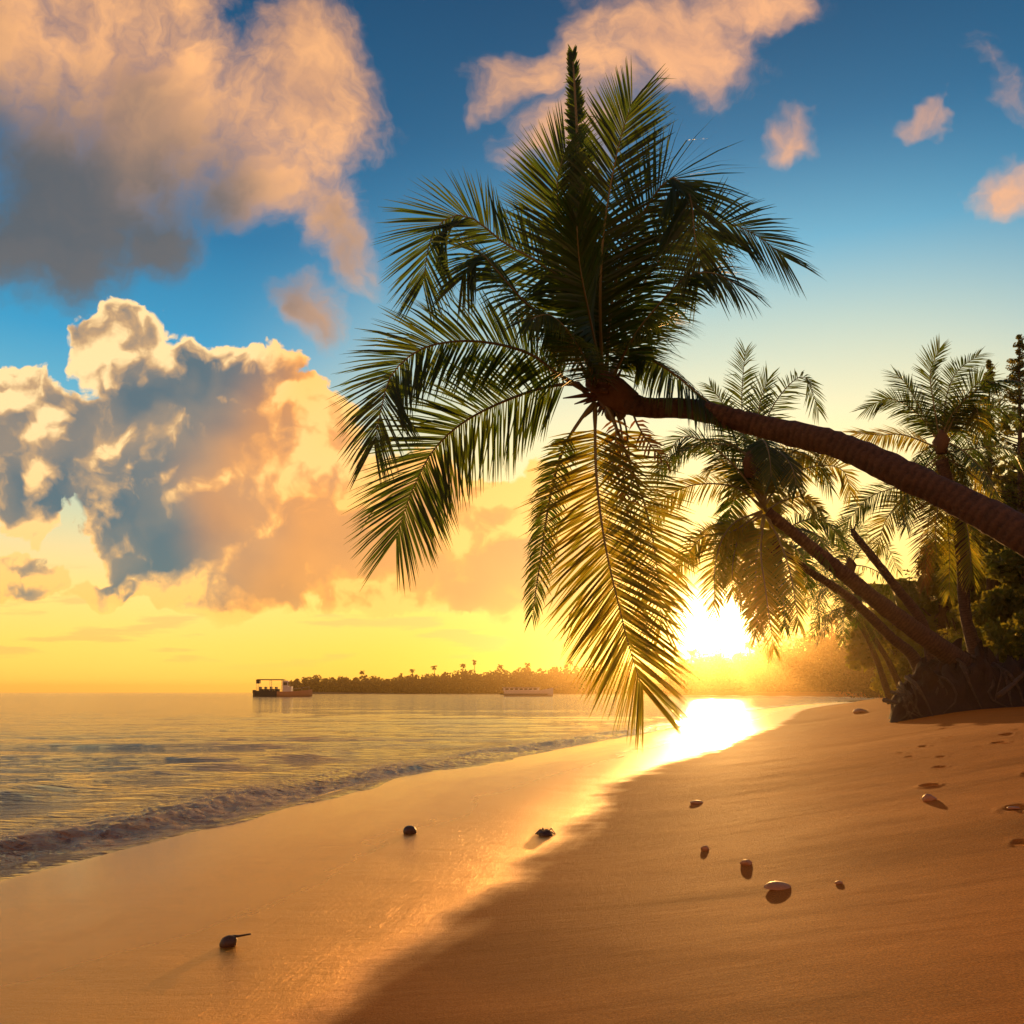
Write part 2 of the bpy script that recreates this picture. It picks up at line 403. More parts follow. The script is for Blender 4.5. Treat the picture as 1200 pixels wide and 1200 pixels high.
def sand_mat(nt):
    s = nt.attr('shore_s'); t = nt.attr('shore_t'); pos = nt.geo()
    wob = nt.noise(pos, .8, 4, .55); wob2 = nt.noise(nt.comb(t*.35, s*1.6, 0), 1.0, 4, .6)
    wet = nt.maprange(s+(wob-.5)*.9+(wob2-.5)*.5, 4.15, 3.65, 0, 1, True)
    film = nt.maprange(s+(wob2-.5)*2.2, 2.6, .3, 0, 1, True)
    grain = nt.noise(pos, 420., 2, .6); spk = nt.noise(pos, 95., 4, .75); big = nt.noise(pos, 2.2, 5, .6)
    dry = nt.mixc(nt.maprange(grain*.3+spk*.7, .40, .62), (.40, .115, .013), (.90, .30, .034))
    dry = nt.mixc(nt.maprange(big, .3, .7)*.35, dry, (.38, .10, .016))
    wetc = nt.mixc(nt.maprange(spk, .3, .7), (.70, .27, .018), (.86, .39, .035))
    edge = nt.maprange(s+(wob-.5)*1.2, 7.2, 4.2, 0, 1, True)
    dry = nt.mixc(edge*.55, dry, (.27, .075, .012))
    nt.setp('Base Color', nt.mixc(wet, dry, wetc))
    damp = nt.maprange(s+(wob-.5)*2.5, 9., 4., 0, 1, True)
    rd = nt.math('MULTIPLY_ADD', damp, -.12, .88)
    rw = nt.math('MULTIPLY_ADD', film, -.10, .28)
    nt.setp('Roughness', rd*(1-wet)+rw*wet)
    nt.setp('Specular IOR Level', nt.math('MULTIPLY_ADD', wet, .35, .06))
    nt.setp('Metallic', wet*.75)
    nt.setp('Coat Weight', wet*nt.math('MULTIPLY_ADD', film, .25, .10)); nt.setp('Coat Roughness', nt.math('MULTIPLY_ADD', film, -.10, .24)); nt.setp('Coat IOR', 1.5)
    st = nt.noise(nt.comb(s*3.2+wob*2.4, t*.8, 0), 1.6, 5, .55)      # run-off lines left along the shore
    b1 = nt.bump(st, nt.math('MULTIPLY_ADD', wet, .10, .22), .022)
    ln = nt.noise(nt.vmath('MULTIPLY', pos, (.8, 4.4, 1.)), 2.0, 6, .66, .2)
    b1 = nt.bump(ln, nt.math('MULTIPLY_ADD', wet, -.2, .55), .03, b1)
    lump = nt.noise(pos, 26., 3, .6)
    rip = nt.noise(nt.comb(s*14.+wob*6, t*2.2, 0), 1.5, 5, .65)
    b1 = nt.bump(rip, .35, .012, b1)
    b2 = nt.bump(lump, .35, .006, b1)
    b3 = nt.bump(grain*.5+spk*1.0, nt.math('MULTIPLY_ADD', wet, -.3, 1.0), .008, b2)
    nt.setp('Normal', b3)
M_sand = material('beach_sand', sand_mat)
Zs = sand_h(X_, Y_, S_, T_)
o = mesh_np('sand', np.stack([X_, Y_, Zs], 1), Q_, M_sand, smooth=True); tag(o, kind='structure')
with_attr(o, shore_s=S_, shore_t=np.clip(T_, -500, 900))

def sea_h(x, y, s, t):
    q = -s; r = np.hypot(x, y)
    dep = sstep(.3, 6, q)
    w1 = vnoise(x*.05, y*.09, 51)*2.2; w2 = vnoise(x*.11, y*.2, 52)*1.6
    z = .060*np.sin(y*1.15+x*.16+w1*1.6)*(.6+.8*vnoise(x*.07, y*.13, 57)) + .034*np.sin(y*1.9-x*.22+w2*2+1.) + .018*np.sin(y*.62+x*.05+w1)
    z = z+.030*fbm(x*.7, y*2.0, 53, 4)
    z = z*dep*np.clip(1.2-r/70., .3, 1)
    # the little breaking wave and its wash
    q0 = 1.05+.45*vnoise(t*.21, t*0, 61)+.25*vnoise(t*.8, t*0, 62)
    amp = .060*(.75+.5*vnoise(t*.33, t*0, 63))
    d = (q-q0); ridge = amp*np.where(d < 0, np.exp(-(d/.20)**2), np.exp(-(d/.55)**2))
    q1 = 2.5+.5*vnoise(t*.17, t*0, 64); ridge = ridge+.028*np.exp(-((q-q1)/.42)**2)*(.5+.6*vnoise(t*.4, t*0, 65))
    q2 = 4.6+.9*vnoise(t*.11, t*0, 66); ridge = ridge+.05*np.exp(-((q-q2)/.55)**2)*(.6+.7*vnoise(t*.25, t*0, 67))
    band = sstep(.0, .35, q)*(1-sstep(1.1, 2.6, q))
    chop = np.abs(fbm(q*4.5, t*1.6, 71, 4))*-.05+.022*fbm(q*9, t*6., 72, 4)
    fade = np.clip(1.6-r/90, .3, 1)
    z = z+(ridge+chop*band)*fade
    z = z+.010*np.exp(-((q+.02)/.10)**2)
    return z
mask = (S_ < .9)
Zw0 = sea_h(X_, Y_, S_, T_)
edge = S_-.22*vnoise(T_*.35, T_*0, 81)-.09*vnoise(T_*1.3, T_*0, 82)
lift = Zs+.012*sstep(.06, -.06, edge)-.03*sstep(.0, .35, edge)
k_ = sstep(-.55, -.02, edge); Zw = Zw0*(1-k_)+lift*k_
fm = mask[Q_].all(1)
# drop unused verts
used = np.unique(Q_[fm]); remap = -np.ones(len(X_), int); remap[used] = np.arange(len(used))
def sea_mat(nt):
    s = nt.attr('shore_s'); t = nt.attr('shore_t'); pos = nt.geo(); q = s*-1.0
    deep = nt.maprange(q+(nt.noise(pos, .25, 3, .5)-.5)*4, .6, 9., 0, 1, True)
    col = nt.mixc(deep, (.16, .068, .02), (.008, .038, .034))
    fo = nt.noise(nt.comb(q*3.2, t*1.5, 0), 3.0, 6, .68, .8)
    lace = nt.voro(nt.comb(q*2.2+fo*.8, t*1.4+fo, 0), 3.0, 3, .6, 'F1', dim='2D')
    zone = nt.maprange(q, .0, .35, 0, 1, True)*nt.maprange(q, 2.6, 1.0, 0, 1, True)
    patch = nt.maprange(nt.noise(nt.comb(q*.8, t*.35, 2.), 1.0, 3, .5), .38, .58, 0, 1, True)
    foam = nt.maprange(fo*.65+lace*.5, .60, .72, 0, 1, True)*zone*patch*.6
    rim = nt.maprange(nt.math('ABSOLUTE', q+(nt.noise(nt.comb(t*1.3, 0., 0.), 1.2, 4, .6)-.5)*.5), .05, .01, 0, 1, True)*.35
    foam = nt.math('MAXIMUM', foam, rim)
    nt.setp('Base Color', nt.mixc(foam, col, (.60, .38, .20)))
    nt.setp('Roughness', nt.math('MULTIPLY_ADD', foam, .5, .07)); nt.setp('IOR', 1.333)
    n1 = nt.noise(nt.vmath('MULTIPLY', pos, (.9, 2.6, 1.)), 1.3, 5, .6, .3)
    n2 = nt.noise(nt.vmath('MULTIPLY', pos, (1., 2.2, 1.)), 6.5, 4, .6, .4)
    n3 = nt.noise(nt.comb(q*2.4, t*1.2, 0), 4., 5, .65, .6)
    b = nt.bump(n1, .8, .15); b = nt.bump(n2, .42, .025, b)
    b = nt.bump(n3, zone*.7, .04, b)
    nt.setp('Normal', b)
M_sea = material('sea_water', sea_mat)
o = mesh_np('sea_water', np.stack([X_, Y_, Zw], 1)[used], remap[Q_[fm]], M_sea, smooth=True); tag(o, kind='structure')
with_attr(o, shore_s=S_[used], shore_t=np.clip(T_[used], -500, 900))
# ------------------------------------------------------------------ palms
def leaf_mat(name, c1, c2, trans, tcol, rough=.45):
    def fn(nt):
        v = nt.attr('var'); g = nt.noise(nt.geo(), 1.6, 3, .6)
        c = nt.mixc(nt.math('MULTIPLY_ADD', g, .5, v*.6, clamp=True), c1, c2)
        nt.setp('Base Color', c); nt.setp('Roughness', rough); nt.setp('Specular IOR Level', .35)
        tr = nt.new('ShaderNodeBsdfTranslucent'); nt.put(tr.inputs[0], nt.mixc(v, tcol, tuple(min(1, a*b) for a, b in zip(tcol, (1.5, 1.0, .7)))))
        mx = nt.new('ShaderNodeMixShader'); mx.inputs[0].default_value = trans
        nt.l.new(nt.b.outputs[0], mx.inputs[1]); nt.l.new(tr.outputs[0], mx.inputs[2]); nt.l.new(mx.outputs[0], nt.out.inputs[0])
    return material(name, fn)
M_frond = leaf_mat('palm_leaf', (.007, .024, .006), (.022, .050, .010), .33, (.14, .27, .02))
M_backlitfrond = leaf_mat('backlit_palm_leaf', (.035, .065, .010), (.085, .10, .018), .52, (.40, .44, .04))  # lighter copy of the palm leaf, backlight from the sun put into its colour
M_dryfrond = leaf_mat('dry_palm_leaf', (.07, .042, .018), (.15, .09, .035), .35, (.34, .20, .05))
M_foliage = leaf_mat('broad_leaf', (.030, .055, .012), (.10, .125, .022), .42, (.28, .32, .04), .5)
M_farfoliage = leaf_mat('distant_leaf', (.025, .028, .012), (.055, .05, .02), .2, (.14, .11, .03), .7)
def bark_fn(c1, c2, ring):
    def fn(nt):
        p = nt.obj(); u = nt.attr('along')
        n = nt.noise(p, 9., 5, .65); n2 = nt.noise(p, 40., 3, .6)
        rg = nt.math('SINE', u*ring+n*9.)
        nt.setp('Base Color', nt.mixc(nt.maprange(n*.6+n2*.4+rg*.06, .35, .65), c1, c2))
        nt.setp('Roughness', .85)
        b = nt.bump(rg, .35, .012); b = nt.bump(n+n2*.5, .8, .02, b); nt.setp('Normal', b)
    return fn
M_bark = material('palm_bark', bark_fn((.028, .015, .009), (.095, .052, .032), 70.))
M_bark2 = material('tree_bark', bark_fn((.045, .030, .018), (.13, .085, .05), 3.))
M_rachis = material('frond_midrib', Base_Color=(.16, .14, .05), Roughness=.5)
M_fibre = material('palm_fibre', lambda nt: (nt.setp('Base Color', nt.mixc(nt.noise(nt.obj(), 25., 4, .6), (.05, .025, .012), (.16, .085, .04))), nt.setp('Roughness', .9)))
M_coco = material('green_coconut', lambda nt: (nt.setp('Base Color', nt.mixc(nt.noise(nt.obj(), 6., 3, .6), (.09, .08, .02), (.16, .09, .03))), nt.setp('Roughness', .5)))

def norm(v): return v/(np.linalg.norm(v)+1e-9)
def frond_geo(curve, nrm, Lmax, npairs, droop=.25, width=.045, spread=1.0, base=.10, fold=.25, seg=3, r0=.028, rs=None, ragged=.1):
    """curve: list of 3D points from crown to tip. returns (leaf verts, quads, var), (rib points, radii)"""
    rs = rs or rng
    C = spline(curve, 40); L = np.linalg.norm(np.diff(C, axis=0), axis=1).sum()
    Tn = np.gradient(C, axis=0); Tn /= np.linalg.norm(Tn, axis=1)[:, None]
    V = []; Qd = []; Vr = []
    nrm = np.array(nrm, float)
    for i in range(npairs):
        for sd in (-1, 1):
            t = base+(1-base)*((i+.5+rs.uniform(-.3, .3))/npairs)
            if rs.random() < ragged*.5: continue
            k = t*39; i0 = min(int(k), 38); f = k-i0
            p = C[i0]*(1-f)+C[i0+1]*f; T = norm(Tn[i0]*(1-f)+Tn[i0+1]*f)
            S = np.cross(T, nrm)
            if np.linalg.norm(S) < .15: S = np.cross(T, np.array((1., .3, .2)))
            S = norm(S); Nn = norm(np.cross(S, T))
            ang = math.radians(np.interp(t, [0, .15, .5, .85, 1], [82, 72, 58, 42, 20]))*rs.uniform(.88, 1.1)
            ln = Lmax*np.interp(t, [0, .12, .3, .55, .8, 1], [.35, .62, .95, 1., .92, .72])*rs.uniform(1-ragged, 1.05)*spread
            d = norm(T*math.cos(ang)+S*sd*math.sin(ang)-Nn*fold*rs.uniform(.5, 1.4)*math.sin(ang))
            w = width*rs.uniform(.8, 1.15)*(1 if t < .85 else .75)
            if rs.random() < ragged*.15: dr_x = .9
            else: dr_x = 0.
            wv = norm(T*math.sin(ang)-S*sd*math.cos(ang)+Nn*rs.uniform(-.5, .5))
            q = p.copy(); b = len(V); var = rs.random()
            dr = droop*rs.uniform(.5, 1.6)+dr_x
            prof = [.55, 1., .75, .08] if seg == 3 else [.7, 1., .1]
            for j in range(seg+1):
                hw = w*.5*prof[j]
                V.append(q-wv*hw); V.append(q+wv*hw); Vr += [var, var]
                if j < seg:
                    q = q+d*ln/seg; d = norm(d+np.array((0, 0, -dr*(j+1)/seg)))
            for j in range(seg):
                a = b+2*j; Qd.append((a, a+1, a+3, a+2))
    rad = np.linspace(r0, r0*.18, len(C)); rad[:3] *= 1.5
    return np.array(V), np.array(Qd), np.array(Vr), C, rad
def make_frond(name, parent, geo, mat, rib=True, origin=(0, 0, 0)):
    V, Qd, Vr, C, rad = geo
    o = mesh_np(name, V, Qd, mat, parent)
    a = o.data.attributes.new('var', 'FLOAT', 'POINT'); a.data.foreach_set('value', Vr.astype(np.float32))
    if rib:
        mb = MB(); mb.tube(C[::2], rad[::2], 6)
        r = mesh_np('midrib', np.array(mb.v)-np.array(parent.location), mb.f, M_rachis, None, True); r.parent = o
    return o
def trunk_mesh(name, pts, rads, parent, mat, n=14, N=60, rings=True, along=True):
    ctrl = [tuple(p)+(r,) for p, r in zip(pts, rads)]
    C = spline(ctrl, N); P3 = C[:, :3]; R = C[:, 3]
    Ls = np.r_[0, np.cumsum(np.linalg.norm(np.diff(P3, axis=0), axis=1))]
    mb = MB(); rr = [r*(1+(.018*math.sin(i*2.1+2*math.sin(i*.31))+.03*math.sin(i*.37+1) if rings else 0)) for i, r in enumerate(R)]
    mb.tube(P3, rr, n, .06)
    o = mb.build(name, mat, parent, True)
    a = o.data.attributes.new('along', 'FLOAT', 'POINT'); a.data.foreach_set('value', np.repeat(Ls, n).astype(np.float32))
    return o
def Parr(pts): return [P(*p) for p in pts]

# ---- the big leaning palm in front
BASE = ground(1168, 812)
print('big palm base', BASE)
palm = empty('palm_tree', BASE)
tag(palm, 'big coconut palm leaning low across the beach, largest crown, hanging over the shoreline', 'palm tree')
bz = BASE
tp = [(676, 508, 12.0), (700, 519, 11.9), (740, 521, 11.6), (800, 536, 11.1), (850, 548, 10.6), (900, 570, 10.1), (950, 594, 9.7), (992, 617, 9.35), (1050, 655, 8.9), (1100, 700, 8.5), (1140, 750, 8.2)]
pts = Parr(tp)+[Vector((bz.x-.05, bz.y, bz.z+.35)), Vector((bz.x, bz.y, bz.z-.3))]
trunk_mesh('trunk', pts, [.17, .135, .125, .14, .15, .155, .162, .168, .175, .185, .19, .22, .27], palm, M_bark, 18, 150)
CR = Vector(P(672, 508, 12.0))
# fronds of the big palm: path (px, py, depth), facing normal, leaflet length, pairs, droop, kind
FR = [
 # left arching over
 ([(662, 500, 12), (650, 433, 11.8), (618, 407, 11.6), (593, 391, 11.5), (568, 374, 11.4), (549, 374, 11.3), (537, 388, 11.2), (531, 424, 11.1)], (.1, -1, .45), .78, 62, .10, 'g', .05),
 ([(660, 500, 12), (640, 462, 11.4), (612, 438, 10.9), (585, 412, 10.6), (572, 402, 10.4), (560, 420, 10.3)], (.5, -.8, .6), .62, 50, .35, 'g', .3),
 # left, horizontal
 ([(658, 507, 12), (636, 494, 11.9), (611, 477, 11.8), (570, 468, 11.6), (531, 474, 11.4), (509, 494, 11.3), (498, 521, 11.2), (492, 546, 11.2)], (-.15, -1, .25), .80, 64, .16, 'g', .10),
 ([(658, 509, 12), (650, 501, 12), (614, 508, 12.2), (570, 526, 12.3), (540, 551, 12.3), (523, 583, 12.2), (511, 618, 12.1)], (-.1, -1, .2), .98, 66, .14, 'g', .10),
 # narrow, closed, hanging left
 ([(664, 516, 12), (652, 530, 11.9), (639, 553, 11.9), (628, 592, 11.9), (621, 639, 11.9), (617, 680, 11.9)], (.1, -1, .1), .80, 46, .55, 'n', .08),
 # the long frond hanging towards the sun
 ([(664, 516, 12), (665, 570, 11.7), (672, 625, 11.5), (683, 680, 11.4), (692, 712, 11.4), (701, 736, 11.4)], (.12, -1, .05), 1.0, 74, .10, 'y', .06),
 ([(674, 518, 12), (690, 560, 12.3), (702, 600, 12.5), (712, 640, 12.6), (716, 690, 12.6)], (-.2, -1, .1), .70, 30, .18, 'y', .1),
 # right, short, over the trunk
 ([(676, 500, 12), (684, 485, 11.9), (699, 481, 11.8), (721, 489, 11.6), (745, 508, 11.5), (765, 528, 11.4)], (0, -.5, 1.), .62, 44, .7, 'g', .3),
 # spear and the upright ones
 ([(668, 500, 12), (660, 440, 12), (654, 360, 12), (650, 300, 12), (647, 246, 12)], (0, -1, 0), .50, 60, .0, 's', .02),
 ([(666, 500, 12), (652, 450, 11.8), (640, 400, 11.7), (636, 350, 11.6), (641, 318, 11.6)], (.1, -1, .1), .78, 60, .05, 'g', .08),
 #([(664, 500, 12), (640, 455, 12.5), (625, 410, 12.9), (618, 370, 13.1), (616, 340, 13.2)], (.2, -1, .1), .72, 52, .08, 'g', .08),
 ([(670, 500, 12), (668, 440, 11.4), (672, 380, 11.1), (683, 320, 11.0), (694, 284, 11.0)], (-.1, -1, .1), .75, 60, .05, 'g', .08),
 # right arching group
 ([(672, 500, 12), (678, 433, 11.6), (691, 388, 11.3), (707, 357, 11.1), (724, 343, 10.9), (738, 356, 10.7), (742, 385, 10.6), (746, 408, 10.6)], (.0, -.9, .5), .86, 66, .22, 'g', .10),
 #([(674, 500, 12), (690, 450, 12.4), (700, 405, 12.8), (712, 365, 13.0), (722, 335, 13.2)], (-.2, -1, .2), .90, 60, .05, 'g', .08),
 ([(674, 500, 12), (698, 432, 12.5), (720, 400, 12.7), (745, 379, 12.8), (770, 377, 12.8), (794, 388, 12.8), (808, 402, 12.8)], (.1, -1, .35), .84, 64, .18, 'g', .08),
 ([(676, 500, 12), (692, 468, 11.4), (712, 440, 11.0), (735, 420, 10.7), (757, 415, 10.5), (775, 425, 10.4)], (.2, -.8, .7), .66, 52, .35, 'g', .3),
 #([(672, 500, 12), (685, 455, 11), (700, 420, 10.4), (716, 398, 10.0)], (.1, -1, .4), .60, 46, .2, 'g', .15),
 ([(670, 500, 12), (660, 450, 11), (652, 410, 10.5), (650, 375, 10.2)], (.0, -1, .4), .60, 46, .2, 'g', .15),
 ([(668, 505, 12), (650, 470, 10.9), (632, 450, 10.4), (612, 452, 10.1)], (-.2, -.8, .6), .55, 40, .4, 'g', .25),
 ([(674, 500, 12), (688, 475, 13.2), (708, 455, 13.8), (726, 450, 14.2)], (.0, -.7, .7), .75, 40, .3, 'g', .2),
]
for k, (path, nrm, Lf, n, dr, kind, fold) in enumerate(FR):
    rs = np.random.default_rng(100+k); kink = rs.uniform(-7, 7, (len(path), 2))*.25
    path = [P(q[0]+(kink[j][0] if 1 < j else 0), q[1]+(kink[j][1] if 1 < j else 0), q[2]) for j, q in enumerate(path)]
    if kind == 's':
        g = frond_geo(path, nrm, Lf, 200, 0., .05, .50, .10, .5, 3, .06, rs, .25)
    elif kind == 'n':
        g = frond_geo(path, nrm, Lf*.45, n+40, dr, .026, 1., .20, .1, 3, .026, rs, .2)
    else:
        g = frond_geo(path, nrm, Lf*1.2, int(n*2.5), dr, .031, 1., .10, fold, 3, .024, rs, .18)
    fr = make_frond('frond', palm, g, {'r': M_dryfrond, 'n': M_frond, 'y': M_backlitfrond}.get(kind, M_frond))
    if kind == 'y' and Lf > .9: fr['label'] = 'longest frond hanging towards the water, coloured as if backlit'
    if kind == 's': fr['label'] = 'unopened spear frond pointing straight up'
    if kind == 'n': fr['label'] = 'narrow dark frond hanging half closed'
    if kind == 'r': fr['label'] = 'reddish dry frond hanging down'
# hanging dry leaf stubs, flower stalks and nuts under the crown
for k, (x0, x1, y1, d) in enumerate([(684, 688, 600, 12.1), (680, 676, 575, 11.9), (698, 720, 562, 12.1), (688, 697, 622, 12.2)]):
    rs = np.random.default_rng(300+k)
    path = [P(x0-8, 515, 12), P(x0, 535, d), P((x0+x1)/2, (540+y1)/2, d), P(x1, y1, d)]
    g = frond_geo(path, (.1, -1, .1), .26, 14, .6, .035, 1., .25, .2, 2, .018, rs, .4)
    s_ = make_frond('dead_frond', palm, g, M_dryfrond)
mb = MB()
c0 = P(676, 510, 12)
for k in range(34):
    a = random.uniform(0, 6.28); e = random.uniform(-.5, 1.1); L = random.uniform(.22, .5)
    dv = Vector((math.cos(a)*math.cos(e)-.3, math.sin(a)*math.cos(e), math.sin(e)))
    mb.tube([c0, c0+dv*L*.5, c0+dv*L+Vector((0, 0, -.05))], [.05, .035, .008], 5)
mb.tube([P(694, 517, 11.95), P(678, 509, 12), P(664, 497, 12), P(660, 482, 12)], [.14, .21, .17, .05], 12, .15)
mb.build('crown_fibre', M_fibre, palm, True)
for (px, py, d) in [(684, 522, 12.1), (676, 523, 12.15)]:
    c = P(px, py, d); m2 = MB(); rows = []
    for i in range(9):
        a = math.pi*i/8; m2.v += [tuple(c+Vector((math.sin(a)*math.cos(t)*.085, math.sin(a)*math.sin(t)*.085, math.cos(a)*.115-(.02 if i == 8 else 0)))) for t in np.linspace(0, 2*math.pi, 12, endpoint=False)]
    m2.f = [(i*12+k, i*12+(k+1) % 12, (i+1)*12+(k+1) % 12, (i+1)*12+k) for i in range(8) for k in range(12)]
    m2.build('coconut', M_coco, palm, True)

# ---- palms behind: fronds given as paths in the photo plane of each palm, plus the ones that point towards and away
def back_palm(label, base, tr_pts, tr_r, crown, d, paths, extra, Lf=.75, seed=1, group='smaller palms at the back of the beach', name='palm_tree', dens=72, drop=()):
    e = empty(name, base); tag(e, label, 'palm tree', group)
    trunk_mesh('trunk', tr_pts, tr_r, e, M_bark, 12, 70)
    rs = np.random.default_rng(seed); c = P(crown[0], crown[1], d)
    for i, path in enumerate(paths):
        dd = rs.uniform(-1.2, 1.2)
        n = len(path)
        pp = [P(q[0], q[1], d+dd*(j/(n-1))) for j, q in enumerate(path)]
        nr = (rs.uniform(-.3, .3), -1, rs.uniform(.1, .7))
        g = frond_geo(pp, nr, Lf, dens, .30, .045, 1.1, .12, .3, 2, .035, rs, .2)
        make_frond('frond', e, g, M_dryfrond if i in drop[:1] and dens > 60 and group and d > 30 else (M_backlitfrond if i >= 8 or d < 29 and i >= 5 else M_frond))
    for i in range(extra):
        az = rs.uniform(0, 2*math.pi); el = rs.uniform(-.9, 1.2); L = Lf*rs.uniform(4.0, 5.2)
        hv = np.array((math.cos(az), math.sin(az), 0)); p = np.array(c); pp = [p.copy()]; a = el
        for j in range(5):
            p = p+(hv*math.cos(a)+np.array((0, 0, math.sin(a))))*L/5; a -= .38*rs.uniform(.7, 1.3)*(1 if el > -.3 else .5); a = max(a, -1.5); pp.append(p.copy())
        g = frond_geo(pp, (.0, 0., 1.), Lf, dens, .40, .045, 1.1, .12, .3, 2, .035, rs, .2)
        make_frond('frond', e, g, M_frond)
    m2 = MB(); m2.tube([c+Vector((0, 0, -.5)), c, c+Vector((0, 0, .4))], [.2, .3, .08], 8, .2); m2.build('crown_fibre', M_fibre, e, True)
    return e
def Z7(l): return [(700+a/3.75, 450+b/3.75) for a, b in l]
dA = 26
bA = P(967, 733, dA); bA.z = groundz(bA.x, bA.y)-.1
back_palm('thick trunked palm leaning left, its shaggy crown above the setting sun', bA,
    Parr([(797, 600, dA), (818, 617, dA), (849, 642, dA), (892, 677, dA), (940, 712, dA)])+[P(967, 733, dA), bA], [.15, .17, .20, .24, .30, .36, .42],
    (785, 560), dA, [Z7(p) for p in [
     [(360, 560), (310, 430), (290, 250), (300, 90)], [(350, 540), (280, 380), (240, 260), (200, 200)], [(350, 540), (345, 360), (390, 240), (470, 170), (512, 268)],
     [(350, 540), (335, 380), (340, 260), (365, 180)], [(350, 540), (270, 430), (180, 360), (110, 350), (48, 450)], [(350, 550), (270, 490), (150, 485), (60, 530), (15, 610)],
     [(350, 540), (400, 430), (470, 375), (545, 400)], [(350, 550), (410, 470), (500, 430), (580, 440), (605, 510)], [(350, 560), (260, 600), (215, 700), (210, 850)],
     [(350, 560), (260, 620), (170, 640), (105, 730)], [(355, 570), (345, 680), (360, 800), (382, 960)], [(350, 570), (290, 620), (265, 700), (262, 800)],
     [(360, 570), (400, 650), (430, 740), (455, 890)], [(360, 560), (410, 530), (470, 520), (520, 560)], [(350, 540), (300, 470), (230, 420), (190, 440)],
     [(350, 540), (370, 470), (400, 420), (440, 470)], [(355, 570), (335, 660), (330, 760), (335, 900)]]], 6, .72, 21, drop=(10, 16, 8))
dB = 28
bB = P(921, 728, dB); bB.z = groundz(bB.x, bB.y)-.1
back_palm('slender palm leaning left just below the thick leaning trunk', bB,
    Parr([(803, 627, dB), (830, 646, dB), (860, 666, dB), (892, 696, dB), (912, 716, dB)])+[bB], [.10, .115, .13, .15, .18, .24],
    (803, 626), dB, [Z7(p) for p in [
     [(390, 660), (440, 600), (520, 585), (585, 650)], [(390, 660), (330, 640), (260, 670), (235, 760)], [(390, 670), (400, 740), (410, 820), (415, 900)],
     [(390, 670), (350, 740), (325, 830), (330, 930)], [(390, 660), (430, 660), (470, 700), (480, 780)], [(390, 660), (370, 600), (380, 540)], [(390, 660), (320, 620), (270, 620), (225, 700)]]], 4, .62, 33, drop=(2, 3))
dC = 34
bC = P(958, 716, dC); bC.z = groundz(bC.x, bC.y)-.1
back_palm('upright palm in front of the jungle with dead fronds hanging round its trunk', bC,
    Parr([(931, 560, dC), (942, 600, dC), (947, 640, dC), (950, 680, dC)])+[P(958, 712, dC), bC], [.22, .21, .20, .21, .25, .32],
    (931, 545), dC, [Z7(p) for p in [
     [(865, 370), (820, 290), (770, 200), (738, 165)], [(865, 370), (845, 250), (835, 160), (862, 90)], [(870, 360), (880, 240), (910, 160), (975, 108)],
     [(865, 370), (800, 280), (720, 235), (650, 262)], [(870, 360), (930, 240), (990, 180), (1040, 200)], [(870, 370), (960, 290), (1030, 260), (1085, 290)],
     [(870, 390), (960, 380), (1040, 375), (1110, 420)], [(860, 400), (760, 480), (660, 520), (588, 600)], [(860, 410), (780, 500), (710, 580), (678, 680)],
     [(860, 410), (840, 520), (825, 640), (820, 770)], [(870, 410), (880, 540), (890, 660), (890, 800)], [(880, 410), (920, 520), (945, 630), (955, 760)],
     [(865, 380), (760, 340), (690, 340), (620, 335)], [(870, 400), (950, 450), (1020, 520), (1040, 600)], [(868, 400), (860, 520), (850, 620), (855, 700)],
     [(870, 370), (900, 300), (960, 250), (980, 330)]]], 9, .85, 47, drop=(9, 10, 11, 14))
dD = 50
for (cx_, cy_, bx, sc_, seed, lab) in [(861, 641, 905, .8, 5, 'small distant palm showing between the two leaning trunks'), (859, 674, 893, .62, 6, 'lowest small palm half hidden under the slender leaning trunk')]:
    b = P(bx, 735, dD); b.z = groundz(b.x, b.y)-.1
    back_palm(lab, b, [P(cx_, cy_+6, dD), P((cx_*2+bx)/3, 690, dD), P((cx_+2*bx)/3, 715, dD), b], [.12, .13, .15, .2], (cx_, cy_), dD,
              [[(cx_, cy_), (cx_-14*sc_, cy_-20*sc_), (cx_-34*sc_, cy_-22*sc_), (cx_-46*sc_, cy_-2*sc_)], [(cx_, cy_), (cx_+16*sc_, cy_-20*sc_), (cx_+36*sc_, cy_-16*sc_), (cx_+46*sc_, cy_+6*sc_)],
               [(cx_, cy_), (cx_-20*sc_, cy_+2), (cx_-36*sc_, cy_+12*sc_), (cx_-42*sc_, cy_+34*sc_)], [(cx_, cy_), (cx_-8*sc_, cy_-26*sc_), (cx_-6*sc_, cy_-44*sc_)],
               [(cx_, cy_), (cx_+6*sc_, cy_-26*sc_), (cx_+14*sc_, cy_-42*sc_)]], 8, .95*sc_+.1, seed, dens=44)
# bare broken trunk
e = empty('dead_palm_trunk', (0, 0, 0)); b = P(922, 735, 30); b.z = groundz(b.x, b.y)-.1; e.location = b
tag(e, 'bare broken palm trunk leaning behind the thick trunk, no crown', 'dead tree')
trunk_mesh('trunk', Parr([(863, 616, 30), (880, 637, 30), (898, 660, 30), (914, 681, 30), (922, 705, 30)])+[b], [.09, .13, .14, .15, .17, .2], e, M_bark, 10, 40)
m2 = MB(); c = P(863, 616, 30)
for k in range(5): m2.tube([c+Vector((0, 0, -.1)), c+Vector((random.uniform(-.12, .1), random.uniform(-.1, .1), random.uniform(.1, .3)))], [.05, .012], 5)
m2.build('splintered_top', M_bark, e)
